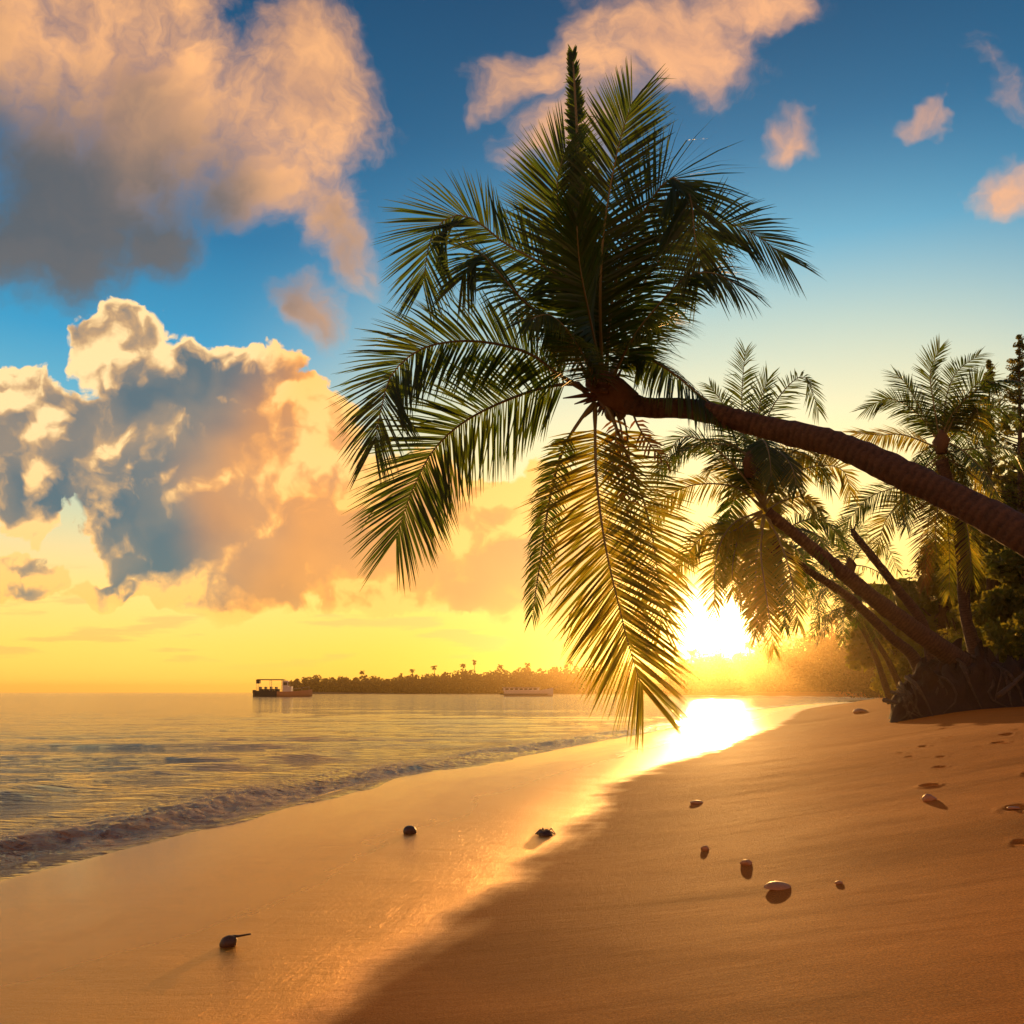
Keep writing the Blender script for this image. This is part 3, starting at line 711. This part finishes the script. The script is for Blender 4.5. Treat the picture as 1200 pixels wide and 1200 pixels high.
# ------------------------------------------------------------------ broadleaf trees, shrubs, far woods
def leaf_cards(centres, radii, per, size, rs, flat=.8):
    """clumps of small leaf quads on ellipsoid shells. centres (n,3), radii (n,3)"""
    n = len(centres); N = n*per
    u = rs.normal(size=(N, 3)); u /= np.linalg.norm(u, axis=1)[:, None]
    rad = rs.uniform(.45, 1.08, N)**.6
    c = np.repeat(centres, per, 0)+u*np.repeat(radii, per, 0)*rad[:, None]
    a = rs.normal(size=(N, 3)); a[:, 2] *= flat; a /= np.linalg.norm(a, axis=1)[:, None]
    b = np.cross(a, rs.normal(size=(N, 3))); b /= np.linalg.norm(b, axis=1)[:, None]
    s = size*rs.uniform(.6, 1.4, N)[:, None]
    V = np.stack([c-a*s*.9, c+b*s*.42, c+a*s*.9, c-b*s*.42], 1).reshape(-1, 3)
    Qd = np.arange(N*4).reshape(N, 4); var = np.repeat(rs.random(N)*.6+np.repeat(rs.random(n)*.4, per), 4)
    return V, Qd, var
def leaf_obj(name, V, Qd, var, mat, parent=None):
    o = mesh_np(name, V, Qd, mat, parent)
    a = o.data.attributes.new('var', 'FLOAT', 'POINT'); a.data.foreach_set('value', var.astype(np.float32)); return o
def tree(label, x, y, h, rx, seed, nclump=46, per=130, size=.17, low=.25, lean=0., name='broadleaf_tree', group='jungle trees behind the beach'):
    rs = np.random.default_rng(seed); z0 = groundz(x, y)
    e = empty(name, (x, y, z0-.1)); tag(e, label, 'tree', group)
    top = np.array((x+lean*h, y, z0+h))
    m2 = MB(); rt = .035*h*.6+.05
    m2.tube([(x, y, z0-.2), (x+lean*h*.3, y+.1, z0+h*.35), (x+lean*h*.7, y, z0+h*.65), tuple(top-np.array((0, 0, h*.1)))], [rt*1.3, rt, rt*.7, rt*.25], 9, .08)
    u = rs.normal(size=(nclump, 3)); u /= np.linalg.norm(u, axis=1)[:, None]
    rad = rs.uniform(.35, 1.0, nclump)**.5
    cz = z0+h*(low+1)/2; hz = h*(1-low)/2
    C = np.stack([x+lean*h*.6+u[:, 0]*rx*rad, y+u[:, 1]*rx*.8*rad, cz+u[:, 2]*hz*rad], 1)
    for k in range(0, nclump, 4):
        s0 = np.array((x+lean*h*.4, y, z0+h*rs.uniform(.3, .7))); m2.tube([s0, (s0+C[k])/2+np.array((0, 0, .2)), C[k]], [rt*.35, rt*.22, rt*.08], 5)
    t = m2.build('trunk', M_bark2, e, True); a = t.data.attributes.new('along', 'FLOAT', 'POINT')
    r = rx*rs.uniform(.22, .40, nclump); Rd = np.stack([r, r, r*.62], 1)
    leaf_obj('crown', *leaf_cards(C, Rd, per, size, rs), M_foliage, e)
    return e
TREES = [  # label, px, depth, top py, radius px, seed, low
 ('tall tree filling the right edge of the jungle', 1215, 30, 360, 80, 1, .12), ('tall round tree behind the base of the big palm', 1140, 36, 402, 62, 2, .12),
 ('tall tree directly behind the upper jungle conifer', 1075, 42, 445, 58, 3, .1), ('dark broad tree at the left front of the tall jungle', 1018, 46, 512, 44, 4, .08),
 ('rounded tree right behind the upright palm', 975, 52, 560, 36, 5, .06), ('lower tree left of the upright palm', 930, 62, 618, 34, 6, .05),
 ('small tree at the far left end of the jungle', 893, 80, 655, 30, 8, .05), ('leafy tree leaning over the right margin of the sand', 1170, 24, 560, 62, 9, .1),
 ('leafy low tree in the middle of the jungle front', 1070, 30, 610, 50, 10, .06), ('bright low tree just right of the upright palm', 1000, 36, 622, 36, 11, .04),
 ('tree in the second row above the jungle front', 1035, 60, 500, 40, 12, .1), ('pale topped tree behind the jungle at far right', 1110, 60, 430, 50, 13, .1)]
for i, (lab, px, d, top, rp, sd, low) in enumerate(TREES):
    x = (px-CX)/F*d; z0 = groundz(x, d); h = EYE+(HY-top)/F*d-z0
    tree(lab, x, d, h, rp*d/F, 500+sd, nclump=60, per=150, size=.0045*d+.03, low=low, lean=rng.uniform(-.04, .04))
# feathery conifers poking out of the jungle
def conifer(label, px, d, top, wp, seed):
    rs = np.random.default_rng(seed); x = (px-CX)/F*d; z0 = groundz(x, d); h = EYE+(HY-top)/F*d-z0
    e = empty('conifer_tree', (x, d, z0-.1)); tag(e, label, 'tree', 'feathery conifers above the jungle')
    m2 = MB(); m2.tube([(x, d, z0-.2), (x+.1, d, z0+h*.5), (x, d, z0+h)], [.28, .16, .02], 8); C = []
    w = wp*d/F
    for k in range(190):
        t = rs.uniform(.35, 1); a = rs.uniform(0, 6.28); L = w*(1.0-t)**.8*2.6*rs.uniform(.3, 1.25)+.04
        s0 = np.array((x, d, z0+h*t)); en = s0+np.array((math.cos(a)*L, math.sin(a)*L, L*rs.uniform(.1, .7)))
        m2.tube([s0, en], [.03, .01], 4)
        for q in (.3, .55, .8, 1.): C.append(s0+(en-s0)*q)
    t = m2.build('trunk', M_bark2, e, True); t.data.attributes.new('along', 'FLOAT', 'POINT')
    C = np.array(C); leaf_obj('crown', *leaf_cards(C, np.full((len(C), 3), .11), 14, .07, rs), M_foliage, e)
conifer('tallest dark feathery conifer above the jungle', 991, 44, 464, 24, 1)
conifer('small thin conifer tip left of the tallest one', 968, 50, 482, 14, 2)
conifer('feathery conifer at the far right of the jungle', 1105, 46, 392, 18, 3)
# shrubs in front of the trees
SHR = [('low sprawling shrub beside the root mound', 1000, 31, 672, 30), ('rounded yellow green shrub behind the big palm base', 1050, 27, 655, 36), ('dense dark shrub right of the big palm base', 1110, 22, 650, 46),
       ('shrub at the right edge of the sand', 1180, 17, 640, 60), ('small shrub behind the slender palm base', 940, 44, 690, 22), ('shrub at the left foot of the jungle', 905, 58, 700, 20), ('bright leafed shrub below the upright palm', 972, 37, 668, 24)]
for i, (lab, px, d, top, rp) in enumerate(SHR):
    rs = np.random.default_rng(700+i); x = (px-CX)/F*d; z0 = groundz(x, d); h = EYE+(HY-top)/F*d-z0; rx = rp*d/F
    e = empty('shrub', (x, d, z0)); tag(e, lab, 'shrub', 'shrubs along the back of the beach')
    C = np.stack([x+rs.uniform(-1, 1, 40)*rx, d+rs.uniform(-.6, .6, 40)*rx, z0+rs.uniform(.05, .9, 40)*h], 1)
    m2 = MB()
    for c in C[::3]: m2.tube([(x+rs.uniform(-.3, .3), d, z0-.1), tuple((np.array((x, d, z0))+c)/2+np.array((0, 0, .2))), tuple(c)], [.05, .035, .015], 5)
    t = m2.build('stem', M_bark2, e, True); t.data.attributes.new('along', 'FLOAT', 'POINT')
    leaf_obj('foliage', *leaf_cards(C, np.full((40, 3), max(.3, rx*.3)), 90, .13, rs), M_foliage, e)
# creeping ground cover and leaf litter under the jungle
rs = np.random.default_rng(900); n = 5200
d = rs.uniform(18, 75, n); px = rs.uniform(930, 1420, n); x = (px-CX)/F*d; s, t = shore(x, d); k = (s > 13.5+2*vnoise(x*.3, d*.3, 3))
x, d = x[k], d[k]; z = sand_h(x, d, fine=False)
C = np.stack([x, d, z+.12], 1)
o = leaf_obj('undergrowth', *leaf_cards(C, np.stack([np.full(len(C), .5), np.full(len(C), .5), rs.uniform(.1, .5, len(C))], 1), 14, .13, rs), M_foliage); tag(o, 'low leafy undergrowth covering the ground below the jungle trees', 'undergrowth', kind='stuff')

# far woods: one mass each
def wood(name, label, prof, size, seed, thick=30., step=1.6, per=46, zb=0., jag=.12):
    rs = np.random.default_rng(seed); C = []; R = []
    prof = np.array(prof, float); px = prof[0, 0]
    while px < prof[-1, 0]:
        d = np.interp(px, prof[:, 0], prof[:, 1]); top = np.interp(px, prof[:, 0], prof[:, 2])
        h = max(2., EYE+(HY-top)/F*d-zb)
        for row in range(3):
            dd = d+row*thick/3*rs.uniform(.6, 1.2); hh = h*(1+rs.uniform(-jag, jag)+.10*math.sin(px*.21+seed)*math.sin(px*.053))*(.72+.14*row); x = (px+rs.uniform(-1, 1)*step-CX)/F*dd
            w = rs.uniform(.10, .20)*h+1.5
            for lv in np.arange(.12, 1.0, .2):
                C.append((x+rs.uniform(-.5, .5)*w, dd+rs.uniform(-1, 1)*w, zb+hh*lv)); R.append((w*(1.1-.45*lv), w, hh*.14+.4))
        px += step
    C = np.array(C); R = np.array(R)
    o = leaf_obj(name, *leaf_cards(C, R, per, size, rs), M_farfoliage); tag(o, label, 'forest', kind='stuff'); return o
wood('island_forest', 'low dark tree line of the long island across the bay', [(428, 900, 731), (450, 900, 728), (500, 890, 728.5), (530, 880, 727), (560, 870, 724), (590, 860, 723), (620, 850, 721.5), (660, 850, 720.5), (700, 850, 719), (760, 860, 716), (860, 880, 716)], 1.5, 31, thick=40, step=2.2, per=34)
wood('headland_forest', 'hazy glowing forested headland under the setting sun', [(722, 455, 722), (735, 450, 713), (760, 440, 709), (775, 430, 709), (790, 420, 704), (806, 400, 699), (830, 380, 692), (855, 340, 690), (880, 300, 690), (930, 260, 680)], .85, 32, thick=34, step=3., per=60)
wood('shore_forest', 'darker wood behind the leaning palm trunks', [(868, 170, 694), (890, 160, 668), (915, 140, 640), (950, 120, 600), (990, 110, 560), (1040, 105, 520), (1120, 100, 470), (1240, 100, 430)], .38, 33, thick=16, step=6, per=90, zb=1.)
# island ground under its trees
M_earth = material('dark_earth', lambda nt: (nt.setp('Base Color', nt.mixc(nt.noise(nt.geo(), .4, 4, .6), (.05, .035, .02), (.12, .085, .045))), nt.setp('Roughness', .9)))
px = np.linspace(424, 900, 120); V = []
for j, (o_, zz) in enumerate([(-14, -1.), (-6, .3), (10, 1.6), (60, 2.2), (120, -1.)]):
    dd = 880+o_+6*np.sin(px*.05+j); end = np.clip((px-424)/22, 0, 1)
    V.append(np.stack([(px-CX)/F*dd, dd, zz*end-.6*(1-end)], 1))
V = np.concatenate(V); idx = np.arange(len(V)).reshape(5, 120)
Qd = np.stack([idx[:-1, :-1], idx[:-1, 1:], idx[1:, 1:], idx[1:, :-1]], -1).reshape(-1, 4)
o = mesh_np('island', V, Qd, M_earth, smooth=True); tag(o, kind='structure')
# single palms standing above the far tree lines
def far_palm(label, px, d, top, seed, zb=1.):
    rs = np.random.default_rng(seed); x = (px-CX)/F*d; h = EYE+(HY-top)/F*d-zb
    e = empty('distant_palm', (x, d, zb)); tag(e, label, 'palm tree', 'tiny palms above the far tree line')
    m2 = MB(); m2.tube([(x, d, zb), (x+.3, d, zb+h*.6), (x+.2, d, zb+h-2.)], [.45, .35, .3], 6); t = m2.build('trunk', M_bark2, e, True); t.data.attributes.new('along', 'FLOAT', 'POINT')
    V = []; Qd = []; c = np.array((x+.2, d, zb+h-2.))
    for k in range(14):
        a = rs.uniform(0, 6.28); el = rs.uniform(-.3, 1.3); L = rs.uniform(3.4, 4.8)
        hv = np.array((math.cos(a), math.sin(a), 0)); sv = np.array((-math.sin(a), math.cos(a), 0)); p = c.copy(); b = len(V)
        for j in range(5):
            w = [.15, .9, 1.0, .7, .1][j]
            V += [p-sv*w-np.array((0, 0, w*.6)), p, p+sv*w-np.array((0, 0, w*.6))]
            p = p+(hv*math.cos(el)+np.array((0, 0, math.sin(el))))*L/4; el -= .5
        for j in range(4):
            q = b+3*j; Qd += [(q, q+1, q+4, q+3), (q+1, q+2, q+5, q+4)]
    o = mesh_np('crown', np.array(V), np.array(Qd), M_farfoliage, e); o.data.attributes.new('var', 'FLOAT', 'POINT')
for i, (lab, px, d, top) in enumerate([
    ('tiny distant palm sticking up left of the moored white boat', 540, 872, 718), ('tiny palm above the island directly over the left end of the white boat', 591, 862, 717),
    ('lone tiny palm near the middle of the island tree line', 562, 868, 716.5), ('tallest tiny palm above the island', 571, 868, 714), ('tiny palm over the right end of the white boat', 612, 858, 716),
    ('tiny palm just left of the long hanging frond', 645, 852, 715), ('tiny palm at the left part of the island tree line', 523, 880, 721), ('tiny palm over the left tip of the island', 484, 890, 722),
    ('palm top on the headland left of the sun glare', 738, 450, 706), ('palm top on the headland right of the sun', 783, 425, 699), ('palm top where the headland meets the leaning palms', 846, 350, 678)]):
    far_palm(lab, px, d, top, 950+i)
# ------------------------------------------------------------------ boats, mound, things on the sand
def paint(name, col, rough=.85): return material(name, lambda nt: (nt.setp('Base Color', nt.mixc(nt.noise(nt.obj(), 3., 4, .6), col, tuple(c*.75 for c in col))), nt.setp('Roughness', rough), nt.setp('Specular IOR Level', .1)))
M_white = paint('boat_white', (.85, .82, .76)); M_navy = paint('boat_dark', (.04, .05, .07)); M_canvas = paint('boat_canvas', (.16, .11, .08), .8)
M_glass = material('boat_glass', Base_Color=(.02, .03, .035), Roughness=.05); M_metal = material('boat_rail', Base_Color=(.35, .33, .3), Roughness=.5); M_orange = paint('boat_tan', (.62, .36, .20))
def hull(L, W, H, bow=.3, sheer=.35, mat=M_white, parent=None, name='hull'):
    n = 26; V = []; m = 9
    for i in range(n):
        t = i/(n-1); x = -L/2+L*t
        w = W/2*(min(1, .86+.14*min(1, t/.25)) if t < 1-bow else math.cos((t-1+bow)/bow*math.pi/2)**.75+.015)
        zt = H+sheer*max(0, (t-.5)/.5)**2; k = -.35+.35*max(0, (t-1+bow)/bow)**2*1.6
        for j in range(m):
            a = j/(m-1)*math.pi; cy = -math.cos(a); sz = math.sin(a)
            V.append((x+(.35*(zt*.3) if t > .9 else 0), w*np.sign(cy)*abs(cy)**.55, zt-(zt-k)*sz**.8))
    Fc = [(i*m+j, (i+1)*m+j, (i+1)*m+j+1, i*m+j+1) for i in range(n-1) for j in range(m-1)]
    Fc += [tuple(range(m))[::-1]]
    b = len(V)   # deck slightly below the gunwale
    for i in range(n):
        p0, p1 = V[i*m], V[i*m+m-1]
        V.append((p0[0], p0[1]*.96, p0[2]-.12)); V.append((p1[0], p1[1]*.96, p1[2]-.12))
    Fc += [(b+2*i, b+2*i+1, b+2*i+3, b+2*i+2) for i in range(n-1)]
    return V, Fc
def place(vs, loc, rz):
    c, s = math.cos(rz), math.sin(rz); return [(loc[0]+v[0]*c-v[1]*s, loc[1]+v[0]*s+v[1]*c, loc[2]+v[2]) for v in vs]
class BB(MB):
    def out(s, name, mat, e, loc, rz, smooth=False):
        s.v = place(s.v, loc, rz); return s.build(name, mat, e, smooth)
dB1 = 300.; L1 = 43*dB1/F; loc = ((423.5-CX)/F*dB1, dB1, 0); rz = .10
e = empty('motorboat', loc); tag(e, 'tour motorboat with flat canopy and long pale bow at the left end of the island', 'boat')
b = BB(); b.v, b.f = hull(L1, 4.2, 1.7, .22, .75); b.out('hull', [M_orange], e, loc, rz, True)
b = BB(); b.box((-5.4, 0, 1.0), (3.6, 2.16, .95)); b.out('stern_side', M_navy, e, loc, rz)
b = BB(); b.box((-3.9, 0, 5.55), (4.6, 1.9, .10)); b.box((-3.9, 0, 5.72), (4.2, 1.6, .06)); b.out('canopy', M_canvas, e, loc, rz)
for sx, sy in ((-8.2, -1.7), (-8.2, 1.7), (-.2, -1.7), (-.2, 1.7), (-4, 1.7), (-4, -1.7)):
    b = BB(); b.tube([(sx, sy, 1.3), (sx, sy, 5.5)], .09, 6); b.out('post', M_metal, e, loc, rz)
b = BB(); b.box((-8.0, 0, 4.9), (.5, 1.5, .55)); b.out('speaker_box', M_navy, e, loc, rz)
b = BB(); b.box((.9, 0, 3.4), (.9, 1.6, 1.9)); b.box((2.0, 0, 2.5), (.9, 1.4, .9)); b.out('cabin', M_white, e, loc, rz)
b = BB(); b.box((1.85, 0, 4.3), (.08, 1.4, .7)); b.box((.9, -1.62, 4.3), (.6, .03, .5)); b.out('window', M_glass, e, loc, rz)
for k in range(4):
    b = BB(); x = -6.9+k*1.7; b.box((x, 0, 2.0), (.62, 1.7, .55)); b.box((x-.4, 0, 2.75), (.22, 1.6, .55)); b.out('bench', M_navy, e, loc, rz)
for sy in (-.8, .8):
    b = BB(); b.box((-9.3, sy, 1.7), (.4, .35, .55)); b.box((-9.5, sy, .6), (.14, .12, .9)); b.out('outboard_engine', M_navy, e, loc, rz)
b = BB(); pts = [(3.2, -1.7, 2.6), (6, -1.4, 2.9), (8.4, -.3, 3.3), (8.4, .3, 3.3), (6, 1.4, 2.9), (3.2, 1.7, 2.6)]; b.tube(pts, .05, 5)
for p in pts: b.tube([p, (p[0], p[1], 1.6)], .04, 5)
b.out('bow_rail', M_metal, e, loc, rz)
dB2 = 330.; L2 = 37*dB2/F; loc = ((612.5-CX)/F*dB2, dB2, 0); rz = -.06
e = empty('ferry_boat', loc); tag(e, 'long low white boat moored in front of the island forest', 'boat')
b = BB(); b.v, b.f = hull(L2, 4.8, 1.9, .16, 1.3); b.out('hull', [M_white], e, loc, rz, True)
b = BB(); b.box((-1.5, -2.46, .75), (8.6, .05, .16)); b.out('side_stripe', M_navy, e, loc, rz)
b = BB(); b.box((-2.5, 0, 2.5), (6.4, 1.9, .55)); b.out('cabin', M_white, e, loc, rz)
b = BB(); b.box((-2.5, 0, 3.15), (6.8, 2.1, .08)); b.out('roof', M_white, e, loc, rz)
for k in range(7):
    b = BB(); b.box((-7.6+k*1.7, -1.92, 2.6), (.55, .03, .28)); b.out('window', M_glass, e, loc, rz)
b = BB(); b.tube([(9.2, 0, 2.6), (10.6, 0, 3.6)], .09, 5); b.tube([(-9.2, 0, 1.8), (-9.2, 0, 3.3)], .07, 5); b.out('mast', M_metal, e, loc, rz)

# eroded bank of roots under the leaning palms
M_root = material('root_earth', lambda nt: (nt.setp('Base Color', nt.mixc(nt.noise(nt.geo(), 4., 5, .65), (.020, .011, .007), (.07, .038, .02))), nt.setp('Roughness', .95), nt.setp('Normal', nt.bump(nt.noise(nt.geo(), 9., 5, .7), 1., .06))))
d0 = 25.5; e = empty('root_mound', P(945, 752, d0)); e.location.z = groundz(e.location.x, d0); tag(e, 'dark bank of tangled roots and earth at the foot of the leaning palms', 'root mound')
nx, ny = 120, 34; V = []
for j in range(ny):
    for i in range(nx):
        u = i/(nx-1); v = j/(ny-1); px_ = 889+u*235; dd = d0-1.2+v*5.0
        x = (px_-CX)/F*dd
        top = np.interp(px_, [889, 900, 915, 940, 975, 1000, 1040, 1080, 1124], [.45, .8, 1.1, 1.5, 1.35, 1.05, 1.1, .9, .0])
        prof = min(1., sstep(0, .22, v)*1.05)*(1-sstep(.75, 1., v))*sstep(0, .03, u)
        g = groundz(x, dd) if (i % 4 == 0 or j % 4 == 0) else None
        V.append([x, dd, 0, prof, top])
V = np.array(V); gz = sand_h(V[:, 0], V[:, 1], fine=False)
nz = fbm(V[:, 0]*.9, V[:, 1]*.9, 5, 5)*.45+np.abs(fbm(V[:, 0]*3, V[:, 1]*3, 15, 4))*.8
V[:, 2] = gz-.12+V[:, 3]*(V[:, 4]*(.8+nz)); V[:, 0] += fbm(V[:, 2]*2, V[:, 1]*2, 8, 3)*.25*V[:, 3]; V[:, 1] += fbm(V[:, 2]*2.5, V[:, 0]*3, 18, 4)*.5*V[:, 3]
idx = np.arange(nx*ny).reshape(ny, nx); Qd = np.stack([idx[:-1, :-1], idx[:-1, 1:], idx[1:, 1:], idx[1:, :-1]], -1).reshape(-1, 4)
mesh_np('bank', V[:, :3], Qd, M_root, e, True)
rs = np.random.default_rng(77)
for k in range(24):
    px_ = rs.uniform(902, 1010); dd = d0-1.0+rs.uniform(0, .5); x = (px_-CX)/F*dd; g = groundz(x, dd)
    h = np.interp(px_, [893, 915, 940, 975, 1010], [.6, 1.2, 1.6, 1.3, .9])*rs.uniform(.6, 1.1); m2 = MB(); p = [Vector((x+rs.uniform(-.2, .3), dd+.9, g+h)), Vector((x, dd+.2, g+h*.8)), Vector((x+rs.uniform(-.3, .2), dd-.05, g+h*.35)), Vector((x+rs.uniform(-.5, .3), dd-.3, g-.05))]
    m2.tube([tuple(q) for q in spline(p, 8)], np.linspace(rs.uniform(.03, .08), .012, 8), 5, .1)
    o = m2.build('root', M_bark2, e, True); o.data.attributes.new('along', 'FLOAT', 'POINT')
# fallen branches by the mound
def driftwood(label, pts, r, seed, grp=None):
    rs = np.random.default_rng(seed); b = Vector(pts[0]); e = empty('driftwood', b); tag(e, label, 'driftwood', grp)
    C = spline(pts, 18); m2 = MB(); m2.tube([tuple(c) for c in C], np.linspace(r, r*.3, 18), 8, .12)
    o = m2.build('branch', M_bark2, e, True); o.data.attributes.new('along', 'FLOAT', 'POINT')
    for k in (6, 10, 13):
        q = Vector(C[k]); m2 = MB(); m2.tube([q, q+Vector((rs.uniform(-.4, .4), rs.uniform(-.3, .3), rs.uniform(.15, .5)))*(r*8)], [r*.4, r*.1], 5); o = m2.build('twig', M_bark2, e, True); o.data.attributes.new('along', 'FLOAT', 'POINT')
def G(px, py, up=0.): g = ground(px, py); g.z += up; return g
driftwood('pale fallen branch rising to the right from the root mound', [P(975, 742, 22), P(985, 734, 22.5), P(996, 724, 23), P(1012, 712, 23.5)], .07, 3)
driftwood('long fallen log lying at the foot of the jungle', [P(1000, 746, 19), P(1030, 741, 19), P(1070, 738, 19), P(1105, 741, 18)], .17, 4)

# things lying on the sand
def lump(name, label, cat, px, py, wpx, hr, mat, seed, rough=.18, squash=1., group=None, ridges=0, tilt=0, dx=0):
    g = ground(px, py); w = wpx*g.y/F/2; rs = np.random.default_rng(seed); n, m = 28, 18; V = []
    for j in range(m):
        ph = math.pi*j/(m-1)
        for i in range(n):
            a = 2*math.pi*i/n; r = 1.
            if ridges: r += .10*abs(math.cos(ridges*a/2))
            V.append((math.cos(a)*math.sin(ph)*r, math.sin(a)*math.sin(ph)*r*squash, math.cos(ph)*hr))
    V = np.array(V); r = 1+rough*fbm(V[:, 0]*2+seed, V[:, 1]*2+V[:, 2]*2.3, seed, 4); V *= r[:, None]*w
    if tilt:
        c, s = math.cos(tilt), math.sin(tilt); V = np.stack([V[:, 0]*c-V[:, 2]*s, V[:, 1], V[:, 0]*s+V[:, 2]*c], 1)
    V += np.array((g.x, g.y, g.z+w*hr*.35)); mb = MB()
    Fc = [(j*n+i, (j+1)*n+i, (j+1)*n+(i+1) % n, j*n+(i+1) % n) for j in range(m-1) for i in range(n)]
    o = mesh_np(name, V, Fc, mat, None, True, origin=tuple(g)); tag(o, label, cat, group); return o, g, w
M_husk = material('coconut_husk', lambda nt: (nt.setp('Base Color', nt.mixc(nt.noise(nt.obj(), 30., 5, .65), (.020, .009, .006), (.085, .04, .022))), nt.setp('Roughness', .45), nt.setp('Normal', nt.bump(nt.noise(nt.vmath('MULTIPLY', nt.obj(), (1., 1., .2)), 120., 3, .6), .8, .01))))
M_stone = material('shell_stone', lambda nt: (nt.setp('Base Color', nt.mixc(nt.noise(nt.obj(), 40., 5, .65), (.34, .15, .055), (.56, .29, .13))), nt.setp('Roughness', .5), nt.setp('Normal', nt.bump(nt.noise(nt.obj(), 60., 4, .6), .5, .01))))
M_weed = material('dark_seaweed', lambda nt: (nt.setp('Base Color', nt.mixc(nt.noise(nt.obj(), 50., 4, .6), (.018, .010, .006), (.07, .035, .018))), nt.setp('Roughness', .4)))
e0 = empty('coconut', ground(381, 935)); tag(e0, 'dark wet coconut with a stalk, nearest the lower left of the sand', 'coconut')
g = e0.location; w = .055*1.0
o, g_, w = lump('husk', 'x', 'x', 380, 934, 13, .88, M_husk, 3, .10, .85, None, 3, .5)
for kk in ('label', 'category'): del o[kk]
o.parent = e0; o.location = (0, 0, 0)
m2 = MB(); p0 = Vector(g_)+Vector((w*.7, 0, w*1.0)); m2.tube([p0, p0+Vector((w*.7, 0, w*.05)), p0+Vector((w*2.1, .01, w*.25))], [w*.22, w*.14, w*.10], 6); m2.build('stalk', M_weed, e0, True)
lump('coconut', 'small round dark coconut on the wet sand left of centre', 'coconut', 521, 848, 9.5, .95, M_husk, 5, .12, 1., None, 3)
# tangle of seaweed: an irregular clump with strands
e1 = empty('seaweed_clump', ground(626, 850)); tag(e1, 'dark ragged seaweed clump on the bright wet sand', 'seaweed')
o, g_, w = lump('clump', 'x', 'x', 626, 849, 11, .6, M_weed, 9, .45, .8)
for kk in ('label', 'category'): del o[kk]
o.parent = e1; o.location = (0, 0, 0); rs = np.random.default_rng(8)
for k in range(22):
    a = rs.uniform(0, 6.28); m2 = MB(); p = Vector(g_)+Vector((0, 0, w*.3)); q = Vector((math.cos(a), math.sin(a)*.7, 0))
    m2.tube([p+q*w*.4, p+q*w*.8+Vector((0, 0, w*rs.uniform(.0, .6))), p+q*w*rs.uniform(1.1, 1.6)+Vector((0, 0, -w*.25))], [w*.12, w*.10, w*.04], 5); m2.build('strand', M_weed, e1, True)
def shell(px, py, wpx, label, seed, hr=.42):
    e = ground(px, py); w = wpx*e.y/F/2; V = []; n, m = 40, 14
    for j in range(m):
        t = j/(m-1); ph = t*math.pi/2
        for i in range(n):
            a = 2*math.pi*i/n; r = math.sin(ph)*(1+.03*math.cos(16*a)*t)
            V.append((e.x+math.cos(a)*r*w, e.y+math.sin(a)*r*w*.8+w*.25*(1-math.sin(ph)), e.z-w*.02+math.cos(ph)*w*hr*1.25))
    Fc = [(j*n+i, (j+1)*n+i, (j+1)*n+(i+1) % n, j*n+(i+1) % n) for j in range(m-1) for i in range(n)]
    o = mesh_np('seashell', V, Fc, M_stone, None, True, origin=tuple(e)); tag(o, label, 'shell', 'shells and stones on the dry sand')
shell(805, 890, 21, 'largest domed pale shell lying on the dry sand', 1, .36)
for (px, py, wp, lab, sd, hr) in [(780.5, 872, 9, 'small brown stone up and left of the largest shell', 21, .6), (749, 861, 6, 'small round pebble above the edge of the wet sand', 22, .9),
     (742.5, 825, 10, 'flat dark pebble furthest up in the bright wet sheen', 23, .35), (852, 887, 6, 'tiny white pebble right of the largest shell', 24, .5), (921.5, 823, 10, 'pointed brown stone on the upper right sand', 25, .75),
     (868, 755, 11, 'far brown stone at the water edge left of the root mound', 26, .45), (987, 829, 9, 'stone beside the big footprint hollow', 27, .3)]:
    lump('stone', lab, 'stone', px, py, wp, hr, M_stone, sd, .22, .9, 'shells and stones on the dry sand')

# ------------------------------------------------------------------ air
def haze():
    mb = MB(); mb.box((400, 1600, 14), (3800, 2400, 18.5)); m = bpy.data.materials.new('sea_haze'); m.use_nodes = True
    t = m.node_tree; t.nodes.remove(t.nodes['Principled BSDF']); v = t.nodes.new('ShaderNodeVolumePrincipled')
    v.inputs['Color'].default_value = (1., .74, .38, 1); v.inputs['Density'].default_value = HAZE; v.inputs['Anisotropy'].default_value = .93
    t.links.new(v.outputs[0], t.nodes['Material Output'].inputs['Volume'])
    o = mb.build('haze', m); tag(o, 'warm sunset haze over the bay', 'haze', kind='stuff')
HAZE = .00017
haze()
